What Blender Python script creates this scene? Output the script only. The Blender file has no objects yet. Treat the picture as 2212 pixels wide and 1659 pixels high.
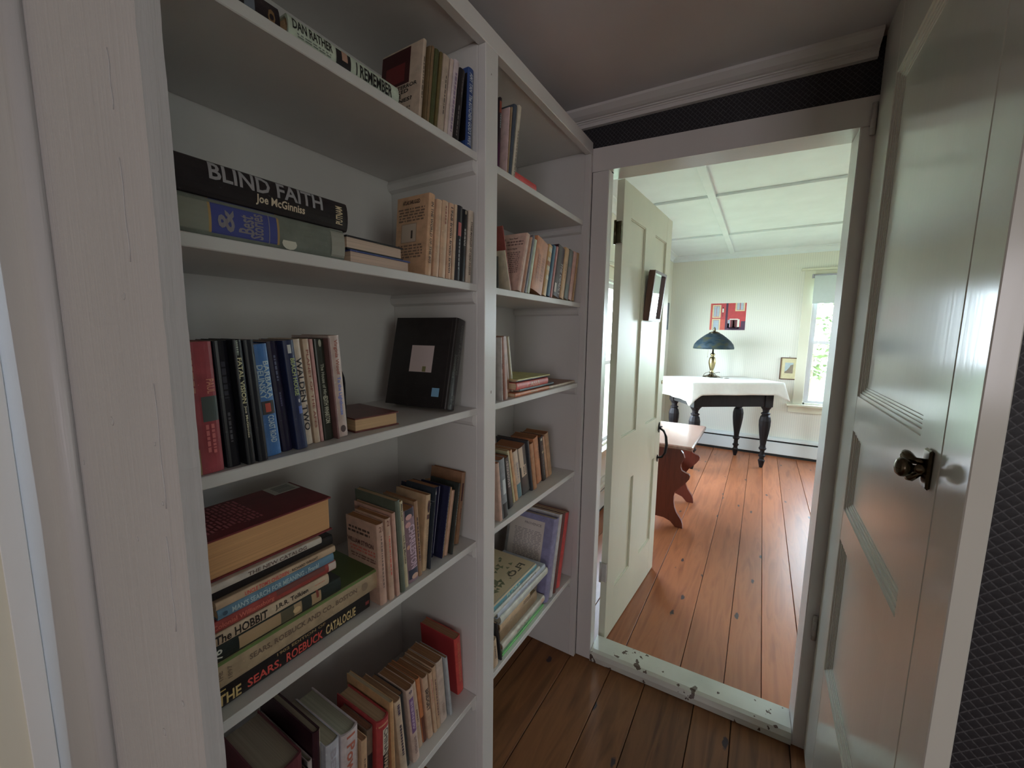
import bpy, math, random
from mathutils import Matrix, Vector
random.seed(7)
SC = bpy.context.scene
COL = SC.collection
# ------------------------------------------------------------------ camera
cam_d = bpy.data.cameras.new('camera'); cam = bpy.data.objects.new('camera', cam_d); COL.objects.link(cam)
Rw = ((0.85086, 0.07672, -0.51976), (0.52523, -0.10030, 0.84503), (0.01270, -0.99199, -0.12564))
M = Matrix(((Rw[0][0], -Rw[0][1], -Rw[0][2], 0), (Rw[1][0], -Rw[1][1], -Rw[1][2], 0), (Rw[2][0], -Rw[2][1], -Rw[2][2], 1.5), (0, 0, 0, 1)))
cam.matrix_world = M
cam_d.sensor_width = 36; cam_d.sensor_fit = 'HORIZONTAL'; cam_d.lens = 872 / 2212 * 36
cam_d.clip_start = .01; cam_d.clip_end = 200
SC.camera = cam
# ------------------------------------------------------------------ world, lights, exposure
SC.view_settings.view_transform = 'Standard'; SC.view_settings.look = 'None'
SC.view_settings.gamma = 1; SC.view_settings.use_curve_mapping = False
SC.view_settings.exposure = 0.0
SC.cycles.use_denoising = True
SC.cycles.max_bounces = 10; SC.cycles.diffuse_bounces = 6; SC.cycles.glossy_bounces = 4; SC.cycles.transmission_bounces = 6
SC.cycles.sample_clamp_indirect = 6
SC.cycles.caustics_reflective = False; SC.cycles.caustics_refractive = False
w = bpy.data.worlds.new('daylight'); SC.world = w; w.use_nodes = True
nt = w.node_tree; bgn = nt.nodes['Background']
tc = nt.nodes.new('ShaderNodeTexCoord'); sx = nt.nodes.new('ShaderNodeSeparateXYZ'); nt.links.new(tc.outputs['Generated'], sx.inputs[0])
rp = nt.nodes.new('ShaderNodeValToRGB'); nt.links.new(sx.outputs['Z'], rp.inputs[0])
rp.color_ramp.elements[0].position = 0.0; rp.color_ramp.elements[0].color = (.74, .88, .96, 1)
rp.color_ramp.elements[1].position = 0.6; rp.color_ramp.elements[1].color = (.62, .80, 1, 1)
nt.links.new(rp.outputs[0], bgn.inputs['Color']); bgn.inputs['Strength'].default_value = 29.0
def area(name, loc, direction, sx_, sy_, power, color, portal=False):
    l = bpy.data.lights.new(name, 'AREA'); l.shape = 'RECTANGLE'; l.size = sx_; l.size_y = sy_; l.energy = power; l.color = color
    if portal: l.cycles.is_portal = True
    o = bpy.data.objects.new(name, l); COL.objects.link(o); o.location = loc
    o.rotation_euler = Vector(direction).to_track_quat('-Z', 'Y').to_euler()
    return o
# daylight entering through the far room's windows, seen and added (portals guide the sky light)
area('portal_far_window', (.86, 6.04, 1.43), (0, -1, 0), .8, 1.5, 1, (1, 1, 1), True)
area('portal_added_right', (2.37, 5.2, 1.7), (-1, 0, 0), .8, .6, 1, (1, 1, 1), True)
area('portal_added_left', (-1.17, 4.77, 1.25), (1, 0, 0), 1.5, .95, 1, (1, 1, 1), True)
area('portal_left_window', (-1.17, 3.55, 1.25), (1, 0, 0), 1.5, .95, 1, (1, 1, 1), True)
# window light of the room the camera stands in (behind and to the right)
area('daylight_side_window', (2.5, -.95, 1.45), (-1, .12, -.02), 1.1, 1.4, 14.5, (.92, .98, .92))
area('daylight_back_window', (1.75, -5.0, 1.6), (-.4, 1, 0), 1.3, 1.5, 39, (.98, .93, 1.0))

# ------------------------------------------------------------------ materials
MATS = {}
def lin(c): return tuple((x / 255 / 12.92) if x / 255 <= .04045 else ((x / 255 + .055) / 1.055) ** 2.4 for x in c)
def tone(c, k):
    v = lin(c); g = sum(v) / 3
    v = [(x * .80 + g * .20) * k for x in v]; s = min(1, .66 / max(v))
    return tuple(x * s for x in v) + (1,)
def newmat(name, rough=.5, spec=.5):
    m = bpy.data.materials.new(name); m.use_nodes = True; b = m.node_tree.nodes['Principled BSDF']
    b.inputs['Roughness'].default_value = rough; b.inputs['Specular IOR Level'].default_value = spec
    return m, m.node_tree, b
def nd(nt, t, **kw):
    n = nt.nodes.new(t)
    for k, v in kw.items(): setattr(n, k, v)
    return n
def mix_noise(nt, b, c1, c2, scale=(8, 8, 8), nscale=1.0, detail=4, lo=.3, hi=.7, space='Object'):
    co = nd(nt, 'ShaderNodeTexCoord'); mp = nd(nt, 'ShaderNodeMapping'); mp.inputs['Scale'].default_value = scale
    nt.links.new(co.outputs[space], mp.inputs[0])
    n = nd(nt, 'ShaderNodeTexNoise'); n.inputs['Scale'].default_value = nscale; n.inputs['Detail'].default_value = detail
    nt.links.new(mp.outputs[0], n.inputs[0])
    r = nd(nt, 'ShaderNodeValToRGB'); r.color_ramp.elements[0].position = lo; r.color_ramp.elements[1].position = hi
    r.color_ramp.elements[0].color = tuple(c1[:3]) + (1,); r.color_ramp.elements[1].color = tuple(c2[:3]) + (1,)
    nt.links.new(n.outputs[0], r.inputs[0]); nt.links.new(r.outputs[0], b.inputs['Base Color'])
    return n, r, mp
def bump(nt, b, src, strength=.1, dist=.002, prev=None):
    bp = nd(nt, 'ShaderNodeBump'); bp.inputs['Strength'].default_value = strength; bp.inputs['Distance'].default_value = dist
    nt.links.new(src, bp.inputs['Height'])
    if prev: nt.links.new(prev.outputs[0], bp.inputs['Normal'])
    nt.links.new(bp.outputs[0], b.inputs['Normal']); return bp
def paint(name, c, rough=.35, grain=(30, 30, 2), wear=0.0, spec=.5, bs=.25, k2=.93):
    m, nt, b = newmat(name, rough, spec)
    c2 = tuple(x * k2 for x in c)
    n, r, mp = mix_noise(nt, b, c2, c, (3, 3, 1.2), 1.5, 5)
    g = nd(nt, 'ShaderNodeTexNoise'); g.inputs['Scale'].default_value = 2.2; g.inputs['Detail'].default_value = 6
    m2 = nd(nt, 'ShaderNodeMapping'); m2.inputs['Scale'].default_value = grain
    co = nd(nt, 'ShaderNodeTexCoord'); nt.links.new(co.outputs['Object'], m2.inputs[0]); nt.links.new(m2.outputs[0], g.inputs[0])
    bump(nt, b, g.outputs[0], bs, .0015)
    if wear:
        v = nd(nt, 'ShaderNodeTexNoise'); v.inputs['Scale'].default_value = 26; v.inputs['Detail'].default_value = 3
        nt.links.new(co.outputs['Object'], v.inputs[0])
        rr = nd(nt, 'ShaderNodeValToRGB'); rr.color_ramp.elements[0].position = 1 - wear - .01; rr.color_ramp.elements[1].position = 1 - wear
        mx = nd(nt, 'ShaderNodeMix'); mx.data_type = 'RGBA'
        nt.links.new(v.outputs[0], rr.inputs[0]); nt.links.new(rr.outputs[0], mx.inputs[0])
        nt.links.new(r.outputs[0], mx.inputs[6]); mx.inputs[7].default_value = (.10, .065, .05, 1)
        nt.links.new(mx.outputs[2], b.inputs['Base Color'])
    return m
M_PAINT = paint('white_paint', (.70, .68, .66), .32, wear=0.0)
M_SHELF = paint('shelf_paint', (.68, .66, .65), .42, grain=(3, 30, 30), k2=.9)
M_JAMB = paint('old_white_paint_darkened', (.51, .495, .50), .38, grain=(50, 50, 1.5), bs=.9)  # same white paint, darkened to offset the strong light on the near board
M_TRIM = paint('trim_paint', (.70, .675, .665), .28, grain=(30, 30, 2))
M_SILL = paint('threshold_paint', (.66, .66, .60), .35, grain=(2, 30, 30), wear=.345, k2=.8)
M_DOOR = paint('gloss_door_paint', (.68, .67, .62), .16, grain=(26, 26, 1.5), bs=.10)
M_DOOR1 = paint('cream_door_paint', (.68, .67, .55), .34, grain=(26, 26, 1.5), bs=.12)
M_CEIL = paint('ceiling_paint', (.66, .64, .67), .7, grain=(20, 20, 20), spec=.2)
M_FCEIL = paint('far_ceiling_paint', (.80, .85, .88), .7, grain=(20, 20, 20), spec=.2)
M_NEARWALL = paint('cream_wall_paint', (.82, .78, .66), .6)
M_BRIGHT = paint('bright_trim_paint', (.88, .88, .88), .4)
M_HEAT = paint('heater_enamel', (.70, .72, .70), .35, bs=.05)
def black_wallpaper():
    m, nt, b = newmat('black_wallpaper', .5, .3)
    co = nd(nt, 'ShaderNodeTexCoord'); sp = nd(nt, 'ShaderNodeSeparateXYZ'); nt.links.new(co.outputs['Object'], sp.inputs[0])
    # horizontal coordinate: x + y works on both wall directions
    ad = nd(nt, 'ShaderNodeMath', operation='ADD'); nt.links.new(sp.outputs['X'], ad.inputs[0]); nt.links.new(sp.outputs['Y'], ad.inputs[1])
    def diag(sign):
        s = nd(nt, 'ShaderNodeMath', operation='MULTIPLY_ADD'); s.inputs[1].default_value = sign
        nt.links.new(ad.outputs[0], s.inputs[0]); nt.links.new(sp.outputs['Z'], s.inputs[2])
        m1 = nd(nt, 'ShaderNodeMath', operation='MULTIPLY'); m1.inputs[1].default_value = 2 * math.pi / .034; nt.links.new(s.outputs[0], m1.inputs[0])
        sn = nd(nt, 'ShaderNodeMath', operation='SINE'); nt.links.new(m1.outputs[0], sn.inputs[0])
        ab = nd(nt, 'ShaderNodeMath', operation='ABSOLUTE'); nt.links.new(sn.outputs[0], ab.inputs[0]); return ab
    a, c = diag(1), diag(-1)
    mn = nd(nt, 'ShaderNodeMath', operation='MINIMUM'); nt.links.new(a.outputs[0], mn.inputs[0]); nt.links.new(c.outputs[0], mn.inputs[1])
    no = nd(nt, 'ShaderNodeTexNoise'); no.inputs['Scale'].default_value = 220; nt.links.new(co.outputs['Object'], no.inputs[0])
    ad2 = nd(nt, 'ShaderNodeMath', operation='MULTIPLY_ADD'); ad2.inputs[1].default_value = .62; nt.links.new(no.outputs[0], ad2.inputs[0]); nt.links.new(mn.outputs[0], ad2.inputs[2])
    r = nd(nt, 'ShaderNodeValToRGB'); r.color_ramp.elements[0].position = .33; r.color_ramp.elements[1].position = .62
    r.color_ramp.elements[0].color = (.085, .082, .09, 1); r.color_ramp.elements[1].color = (.022, .021, .025, 1)
    nt.links.new(ad2.outputs[0], r.inputs[0]); nt.links.new(r.outputs[0], b.inputs['Base Color'])
    bump(nt, b, mn.outputs[0], .35, .0008); return m
M_BLACK = black_wallpaper()
def striped_wallpaper():
    m, nt, b = newmat('striped_wallpaper', .6, .3)
    co = nd(nt, 'ShaderNodeTexCoord'); sp = nd(nt, 'ShaderNodeSeparateXYZ'); nt.links.new(co.outputs['Object'], sp.inputs[0])
    ad = nd(nt, 'ShaderNodeMath', operation='ADD'); nt.links.new(sp.outputs['X'], ad.inputs[0]); nt.links.new(sp.outputs['Y'], ad.inputs[1])
    m1 = nd(nt, 'ShaderNodeMath', operation='MULTIPLY'); m1.inputs[1].default_value = 2 * math.pi / .022; nt.links.new(ad.outputs[0], m1.inputs[0])
    sn = nd(nt, 'ShaderNodeMath', operation='SINE'); nt.links.new(m1.outputs[0], sn.inputs[0])
    r = nd(nt, 'ShaderNodeValToRGB'); r.color_ramp.elements[0].position = .0; r.color_ramp.elements[1].position = .9
    r.color_ramp.elements[0].color = (.76, .745, .66, 1); r.color_ramp.elements[1].color = (.70, .69, .615, 1)
    nt.links.new(sn.outputs[0], r.inputs[0]); nt.links.new(r.outputs[0], b.inputs['Base Color']); return m
M_STRIPE = striped_wallpaper()
def wood(name, c1, c2, c3, rough, along='Y', knots=True, spec=.5, coat=0):
    m, nt, b = newmat(name, rough, spec)
    co = nd(nt, 'ShaderNodeTexCoord'); oi = nd(nt, 'ShaderNodeObjectInfo')
    va = nd(nt, 'ShaderNodeVectorMath', operation='ADD'); nt.links.new(co.outputs['Object'], va.inputs[0])
    cb = nd(nt, 'ShaderNodeCombineXYZ'); mu = nd(nt, 'ShaderNodeMath', operation='MULTIPLY'); mu.inputs[1].default_value = 13
    nt.links.new(oi.outputs['Random'], mu.inputs[0]); nt.links.new(mu.outputs[0], cb.inputs[0]); nt.links.new(mu.outputs[0], cb.inputs[1]); nt.links.new(cb.outputs[0], va.inputs[1])
    mp = nd(nt, 'ShaderNodeMapping'); mp.inputs['Scale'].default_value = {'Y': (9, .8, 9), 'Z': (14, 14, 1.2), 'X': (.8, 9, 9)}[along]
    nt.links.new(va.outputs[0], mp.inputs[0])
    n = nd(nt, 'ShaderNodeTexNoise'); n.inputs['Scale'].default_value = 2.2; n.inputs['Detail'].default_value = 6; n.inputs['Distortion'].default_value = .8
    nt.links.new(mp.outputs[0], n.inputs[0])
    r = nd(nt, 'ShaderNodeValToRGB'); e = r.color_ramp.elements; e[0].position = .3; e[1].position = .72
    e[0].color = c1 + (1,); e[1].color = c3 + (1,); e2 = e.new(.5); e2.color = c2 + (1,)
    nt.links.new(n.outputs[0], r.inputs[0])
    # board to board shade
    hv = nd(nt, 'ShaderNodeHueSaturation'); mr = nd(nt, 'ShaderNodeMapRange'); mr.inputs['To Min'].default_value = .82; mr.inputs['To Max'].default_value = 1.15
    nt.links.new(oi.outputs['Random'], mr.inputs[0]); nt.links.new(mr.outputs[0], hv.inputs['Value']); nt.links.new(r.outputs[0], hv.inputs['Color'])
    last = hv.outputs[0]
    if knots:
        v = nd(nt, 'ShaderNodeTexVoronoi'); v.inputs['Scale'].default_value = 1.0; mk = nd(nt, 'ShaderNodeMapping'); mk.inputs['Scale'].default_value = (9.5, 3.6, 7)
        dn = nd(nt, 'ShaderNodeTexNoise'); dn.inputs['Scale'].default_value = 45; nt.links.new(va.outputs[0], dn.inputs[0])
        dm = nd(nt, 'ShaderNodeVectorMath', operation='MULTIPLY_ADD'); dm.inputs[1].default_value = (.13, .13, .13); nt.links.new(dn.outputs['Color'], dm.inputs[0]); nt.links.new(mk.outputs[0], dm.inputs[2])
        nt.links.new(va.outputs[0], mk.inputs[0]); nt.links.new(dm.outputs[0], v.inputs[0])
        rk = nd(nt, 'ShaderNodeValToRGB'); rk.color_ramp.elements[0].position = .075; rk.color_ramp.elements[1].position = .105
        rk.color_ramp.elements[0].color = (1, 1, 1, 1); rk.color_ramp.elements[1].color = (0, 0, 0, 1)
        nt.links.new(v.outputs['Distance'], rk.inputs[0])
        mx = nd(nt, 'ShaderNodeMix'); mx.data_type = 'RGBA'; nt.links.new(rk.outputs[0], mx.inputs[0]); nt.links.new(last, mx.inputs[6]); mx.inputs[7].default_value = (.04, .025, .03, 1)
        last = mx.outputs[2]
    nt.links.new(last, b.inputs['Base Color']); bump(nt, b, n.outputs[0], .12, .002)
    b.inputs['Coat Weight'].default_value = coat; b.inputs['Coat Roughness'].default_value = .2
    return m
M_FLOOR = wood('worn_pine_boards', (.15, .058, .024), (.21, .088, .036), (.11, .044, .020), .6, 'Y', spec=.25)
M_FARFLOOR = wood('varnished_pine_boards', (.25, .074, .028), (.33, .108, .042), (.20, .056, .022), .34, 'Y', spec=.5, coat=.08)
M_BENCH = wood('bench_mahogany', (.11, .026, .017), (.15, .036, .022), (.085, .02, .014), .3, 'Z', knots=False)
M_BENCHTOP = wood('bench_top_wood', (.26, .13, .10), (.32, .17, .13), (.22, .11, .09), .16, 'Y', knots=False, coat=.8)
M_EBONY = wood('dark_table_wood', (.010, .008, .008), (.016, .012, .012), (.007, .006, .006), .5, 'Z', knots=False, spec=.15)
M_FRAME = wood('frame_wood', (.07, .028, .016), (.10, .042, .024), (.05, .020, .013), .35, 'Z', knots=False)
def plain(name, c, rough=.5, metal=0, spec=.5, var=.12, nscale=30):
    if name in MATS: return MATS[name]
    m, nt, b = newmat(name, rough, spec); b.inputs['Metallic'].default_value = metal
    mix_noise(nt, b, tuple(x * (1 - var) for x in c[:3]), c[:3], (1, 1, 1), nscale, 3)
    MATS[name] = m; return m
M_BRASS = plain('aged_brass', (.42, .33, .17), .28, 1, var=.4)
M_IRON = plain('black_iron', (.02, .018, .02), .45, .6)
M_BRONZE = plain('tarnished_bronze', (.13, .105, .07), .25, 1, var=.5, nscale=60)
M_HINGE = plain('painted_hinge', (.5, .47, .45), .4)
M_DARKSLOT = plain('dark_slot', (.012, .011, .011), .8)
M_CLOTH = plain('white_linen', (.64, .61, .55), .8, var=.05)
M_LACE = plain('cream_linen_hem', (.62, .54, .40), .8, var=.1)
M_BLIND = plain('blind_fabric', (.55, .60, .58), .7, var=.04)
M_CORD = plain('white_cord', (.6, .58, .5), .5)
mg, ntg, bg_ = newmat('window_glass', 0, .5)
tr_ = nd(ntg, 'ShaderNodeBsdfTransparent'); gl_ = nd(ntg, 'ShaderNodeBsdfGlossy'); gl_.inputs['Roughness'].default_value = .02
fr_ = nd(ntg, 'ShaderNodeFresnel'); ms_ = nd(ntg, 'ShaderNodeMixShader'); out_ = ntg.nodes['Material Output']
gm_ = nd(ntg, 'ShaderNodeNewGeometry'); fm_ = nd(ntg, 'ShaderNodeMath', operation='SUBTRACT'); fm_.inputs[0].default_value = 1
mu_ = nd(ntg, 'ShaderNodeMath', operation='MULTIPLY'); ntg.links.new(gm_.outputs['Backfacing'], fm_.inputs[1]); ntg.links.new(fm_.outputs[0], mu_.inputs[0]); ntg.links.new(fr_.outputs[0], mu_.inputs[1])
ntg.links.new(mu_.outputs[0], ms_.inputs[0]); ntg.links.new(tr_.outputs[0], ms_.inputs[1]); ntg.links.new(gl_.outputs[0], ms_.inputs[2]); ntg.links.new(ms_.outputs[0], out_.inputs[0])
M_GLASS = mg
mm, ntm, bm_ = newmat('mirror_glass', .02, .5); bm_.inputs['Metallic'].default_value = 1; bm_.inputs['Base Color'].default_value = (.85, .87, .86, 1); M_MIRROR = mm

# ------------------------------------------------------------------ mesh helpers
class MB:
    def __init__(s): s.v = []; s.f = []; s.sm = []
    def add(s, vs, fs, smooth=False, mat=None):
        o = len(s.v); s.v += [tuple(mat @ Vector(v)) if mat else tuple(v) for v in vs]
        s.f += [tuple(i + o for i in f) for f in fs]; s.sm += [smooth] * len(fs); return s
    def box(s, a, b, mat=None, bev=0):
        (x0, y0, z0), (x1, y1, z1) = a, b
        x0, x1 = sorted((x0, x1)); y0, y1 = sorted((y0, y1)); z0, z1 = sorted((z0, z1))
        if bev:
            e = bev; L = [(x0 + e, y0 + e), (x1 - e, y0 + e), (x1 - e, y1 - e), (x0 + e, y1 - e)]
            B = [(x0, y0 + e), (x0 + e, y0), (x1 - e, y0), (x1, y0 + e), (x1, y1 - e), (x1 - e, y1), (x0 + e, y1), (x0, y1 - e)]
            vs = [(x, y, z0) for x, y in L] + [(x, y, z0 + e) for x, y in B] + [(x, y, z1 - e) for x, y in B] + [(x, y, z1) for x, y in L]
            fs = [(3, 2, 1, 0), (20, 21, 22, 23)]
            lower = [(0, 4, 5), (1, 6, 7), (2, 8, 9), (3, 10, 11)]
            for i in range(8): fs.append((4 + i, 4 + (i + 1) % 8, 12 + (i + 1) % 8, 12 + i))
            fs += [(0, 5, 4), (1, 7, 6), (2, 9, 8), (3, 11, 10), (0, 1, 6, 5), (1, 2, 8, 7), (2, 3, 10, 9), (3, 0, 4, 11)]
            fs += [(20, 12, 13), (21, 14, 15), (22, 16, 17), (23, 18, 19), (21, 20, 13, 14), (22, 21, 15, 16), (23, 22, 17, 18), (20, 23, 19, 12)]
            return s.add(vs, fs, False, mat)
        vs = [(x0, y0, z0), (x1, y0, z0), (x1, y1, z0), (x0, y1, z0), (x0, y0, z1), (x1, y0, z1), (x1, y1, z1), (x0, y1, z1)]
        return s.add(vs, [(3, 2, 1, 0), (4, 5, 6, 7), (0, 1, 5, 4), (1, 2, 6, 5), (2, 3, 7, 6), (3, 0, 4, 7)], False, mat)
    def prism(s, pts, a, b, axis='z', mat=None, smooth=False):
        n = len(pts)
        mk = {'z': lambda p, h: (p[0], p[1], h), 'x': lambda p, h: (h, p[0], p[1]), 'y': lambda p, h: (p[0], h, p[1])}[axis]
        vs = [mk(p, a) for p in pts] + [mk(p, b) for p in pts]
        s.add(vs, [tuple(range(n))[::-1], tuple(range(n, 2 * n))], False, mat)
        o = len(s.v) - 2 * n
        for i in range(n):
            j = (i + 1) % n; s.f.append((o + i, o + j, o + n + j, o + n + i)); s.sm.append(smooth)
        return s
    def lathe(s, prof, n=24, mat=None, smooth=True):
        vs = []; fs = []
        for r, z in prof:
            for k in range(n): a = 2 * math.pi * k / n; vs.append((r * math.cos(a), r * math.sin(a), z))
        for i in range(len(prof) - 1):
            for k in range(n): fs.append((i * n + k, i * n + (k + 1) % n, (i + 1) * n + (k + 1) % n, (i + 1) * n + k))
        fs.append(tuple(range(n))[::-1]); fs.append(tuple(range((len(prof) - 1) * n, len(prof) * n)))
        return s.add(vs, fs, smooth, mat)
    def tube(s, pts, r, n=8, mat=None):
        pts = [Vector(p) for p in pts]; vs = []; fs = []
        up = Vector((0, 0, 1))
        for i, p in enumerate(pts):
            d = (pts[min(i + 1, len(pts) - 1)] - pts[max(i - 1, 0)]).normalized()
            a = d.cross(up) if abs(d.dot(up)) < .95 else d.cross(Vector((1, 0, 0))); a.normalize(); b = d.cross(a)
            rr = r[i] if isinstance(r, (list, tuple)) else r
            for k in range(n): t = 2 * math.pi * k / n; vs.append(tuple(p + a * math.cos(t) * rr + b * math.sin(t) * rr))
        for i in range(len(pts) - 1):
            for k in range(n): fs.append((i * n + k, i * n + (k + 1) % n, (i + 1) * n + (k + 1) % n, (i + 1) * n + k))
        fs.append(tuple(range(n))[::-1]); fs.append(tuple(range((len(pts) - 1) * n, len(pts) * n)))
        return s.add(vs, fs, True, mat)
    def build(s, name, m, parent=None, **props):
        me = bpy.data.meshes.new(name); me.from_pydata(s.v, [], s.f); me.update()
        me.polygons.foreach_set('use_smooth', s.sm)
        import bmesh
        bm = bmesh.new(); bm.from_mesh(me); bmesh.ops.recalc_face_normals(bm, faces=bm.faces); bm.to_mesh(me); bm.free()
        me.materials.append(m); o = bpy.data.objects.new(name, me); COL.objects.link(o)
        if parent: o.parent = parent
        for k, v in props.items(): o[k] = v
        return o
def empty(name, loc=(0, 0, 0), rot=(0, 0, 0), parent=None, **props):
    o = bpy.data.objects.new(name, None); COL.objects.link(o); o.location = loc; o.rotation_euler = rot; o.empty_display_size = .05
    if parent: o.parent = parent
    for k, v in props.items(): o[k] = v
    return o
def thing(name, label, cat, loc=(0, 0, 0), rot=(0, 0, 0), group=None):
    o = empty(name, loc, rot); o['label'] = label; o['category'] = cat
    if group: o['group'] = group
    return o
def structure(name, mb, m): return mb.build(name, m, kind='structure')
# ------------------------------------------------------------------ closet shell
DWA = math.atan(.037)
DW = Matrix.Translation((-.57, 1.645, 0)) @ Matrix.Rotation(DWA, 4, 'Z')   # the doorway wall, slightly out of square
CZ = 2.39
structure('wall_doorway', MB().box((-.5, .025, 0), (-.02, .05, CZ), DW).box((.795, .025, 0), (.93, .05, CZ), DW).box((-.02, .025, 2.15), (.795, .05, CZ), DW), M_BLACK)
structure('wall_doorway_far_side', MB().box((-.62, .0505, 0), (-.05, .105, 2.55), DW).box((.7955, .0505, 0), (2.95, .105, 2.55), DW).box((-.0205, .0505, 2.168), (.7955, .105, 2.55), DW), M_STRIPE)
structure('wall_right', MB().box((.30, .861, 0), (.36, 1.70, CZ)), M_BLACK)
structure('wall_left_behind_bookcase', MB().box((-1.06, .16, 0), (-1.003, 1.70, CZ)), M_NEARWALL)
structure('ceiling', MB().box((-1.1, -5.55, CZ), (2.66, 1.72, CZ + .04)), M_CEIL)
# camera side: board wall beside the opening, with a proud band on its left
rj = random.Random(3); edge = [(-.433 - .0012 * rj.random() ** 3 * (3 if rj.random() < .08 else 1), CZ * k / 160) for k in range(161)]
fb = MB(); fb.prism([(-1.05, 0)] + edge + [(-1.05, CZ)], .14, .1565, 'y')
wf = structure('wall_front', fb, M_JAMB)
for (x, z, r) in ((-.602, 1.398, .0042), (-.735, 1.327, .003), (-.524, 1.530, .0028), (-.478, 1.333, .0018), (-.560, 1.273, .0022), (-.478, 1.118, .0025), (-.542, 1.047, .0035), (-.483, 1.391, .0015)):
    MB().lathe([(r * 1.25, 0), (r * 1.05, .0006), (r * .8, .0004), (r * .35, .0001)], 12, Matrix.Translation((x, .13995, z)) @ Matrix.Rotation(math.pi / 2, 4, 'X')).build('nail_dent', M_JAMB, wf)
for (x, z, L) in ((-.500, 1.69, .05), (-.497, 1.56, .09), (-.470, 1.33, .12), (-.476, 1.20, .10)):
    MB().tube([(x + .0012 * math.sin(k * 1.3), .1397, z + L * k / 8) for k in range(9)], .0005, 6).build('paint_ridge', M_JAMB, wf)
tb = MB()
prof = [(-1.05, .1398), (-1.05, .122), (-.772, .122), (-.764, .1235), (-.757, .128), (-.7535, .134), (-.7525, .1398)]
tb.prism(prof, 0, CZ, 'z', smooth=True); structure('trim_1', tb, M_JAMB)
structure('wall_left', MB().box((-1.12, -5.55, 0), (-1.0503, .1395, CZ)), M_NEARWALL)
structure('trim_2', MB().box((-1.0502, .092, 0), (-1.046, .1215, CZ), bev=.001), M_BRIGHT)
structure('wall_camera_room_back', MB().box((-1.1, -5.55, 0), (2.66, -5.5, CZ)), M_NEARWALL)
structure('wall_camera_room_right', MB().box((2.6, -5.5, 0), (2.66, .85, CZ)), M_NEARWALL)
structure('wall_camera_room_front', MB().box((.274, .80, 0), (2.62, .86, CZ)), M_BLACK)
# floors made of single boards
fl = structure('floor', MB().box((-1.12, -5.55, -.05), (2.65, 1.745, -.0245)), M_DARKSLOT)
def planks(parent, xs, y0, y1, mat, jit=.0012, z=0):
    for a, b in zip(xs[:-1], xs[1:]):
        dz = random.uniform(-jit, 0)
        MB().box((a + .0014, y0, -.024), (b - .0014, y1, dz + z), bev=.0016).build('floor_plank', mat, parent)
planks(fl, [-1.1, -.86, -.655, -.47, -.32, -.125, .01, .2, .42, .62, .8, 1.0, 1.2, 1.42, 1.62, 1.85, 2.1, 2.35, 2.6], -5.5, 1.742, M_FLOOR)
ff = structure('floor_far_room', MB().box((-1.2, 1.7455, -.05), (2.35, 6.06, -.0245)), M_DARKSLOT)
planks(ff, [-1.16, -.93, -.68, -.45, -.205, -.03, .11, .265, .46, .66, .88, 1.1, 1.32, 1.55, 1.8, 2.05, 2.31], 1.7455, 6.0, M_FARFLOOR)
# doorway lining, casing, threshold, crown
structure('trim_3', MB().box((-.02, .003, 0), (0, .058, 2.15), DW).box((.775, .003, 0), (.795, .118, 2.134), DW), M_TRIM)   # jamb lining
h = MB(); h.add([(-.02, .003, 2.1505), (.795, .003, 2.1345), (.795, .118, 2.1345), (-.02, .118, 2.1505), (-.02, .003, 2.168), (.795, .003, 2.168), (.795, .118, 2.168), (-.02, .118, 2.168)],
    [(3, 2, 1, 0), (4, 5, 6, 7), (0, 1, 5, 4), (1, 2, 6, 5), (2, 3, 7, 6), (3, 0, 4, 7)], False, DW)
structure('trim_4', h, M_TRIM)
structure('trim_5', MB().box((-.069, 0, 0), (-.001, .0245, 2.149), DW, bev=.002), M_TRIM)
structure('trim_6', MB().box((.776, 0, 0), (.842, .0245, 2.132), DW, bev=.002), M_TRIM)
h = MB(); h.add([(-.07, 0, 2.150), (.842, 0, 2.133), (.842, .0245, 2.133), (-.07, .0245, 2.150), (-.07, 0, 2.240), (.842, 0, 2.216), (.842, .0245, 2.216), (-.07, .0245, 2.240)],
    [(3, 2, 1, 0), (4, 5, 6, 7), (0, 1, 5, 4), (1, 2, 6, 5), (2, 3, 7, 6), (3, 0, 4, 7)], False, DW)
structure('trim_7', h, M_TRIM)
s_ = MB(); s_.prism([(-.006, 0.0005), (.118, .0005), (.118, .040), (.108, .050), (.02, .047), (.004, .041), (-.006, .024)], .0015, .7735, 'x', DW)
structure('trim_8', s_, M_SILL)
cr = MB(); cr.prism([(.0245, 2.3895), (-.035, 2.3895), (-.035, 2.380), (-.028, 2.374), (-.018, 2.365), (-.006, 2.358), (.002, 2.356), (.002, 2.352), (.008, 2.351), (.008, 2.347), (.012, 2.345), (.012, 2.332), (.0245, 2.330)], -.48, .80, 'x', DW)
structure('trim_9', cr, M_TRIM)

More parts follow.
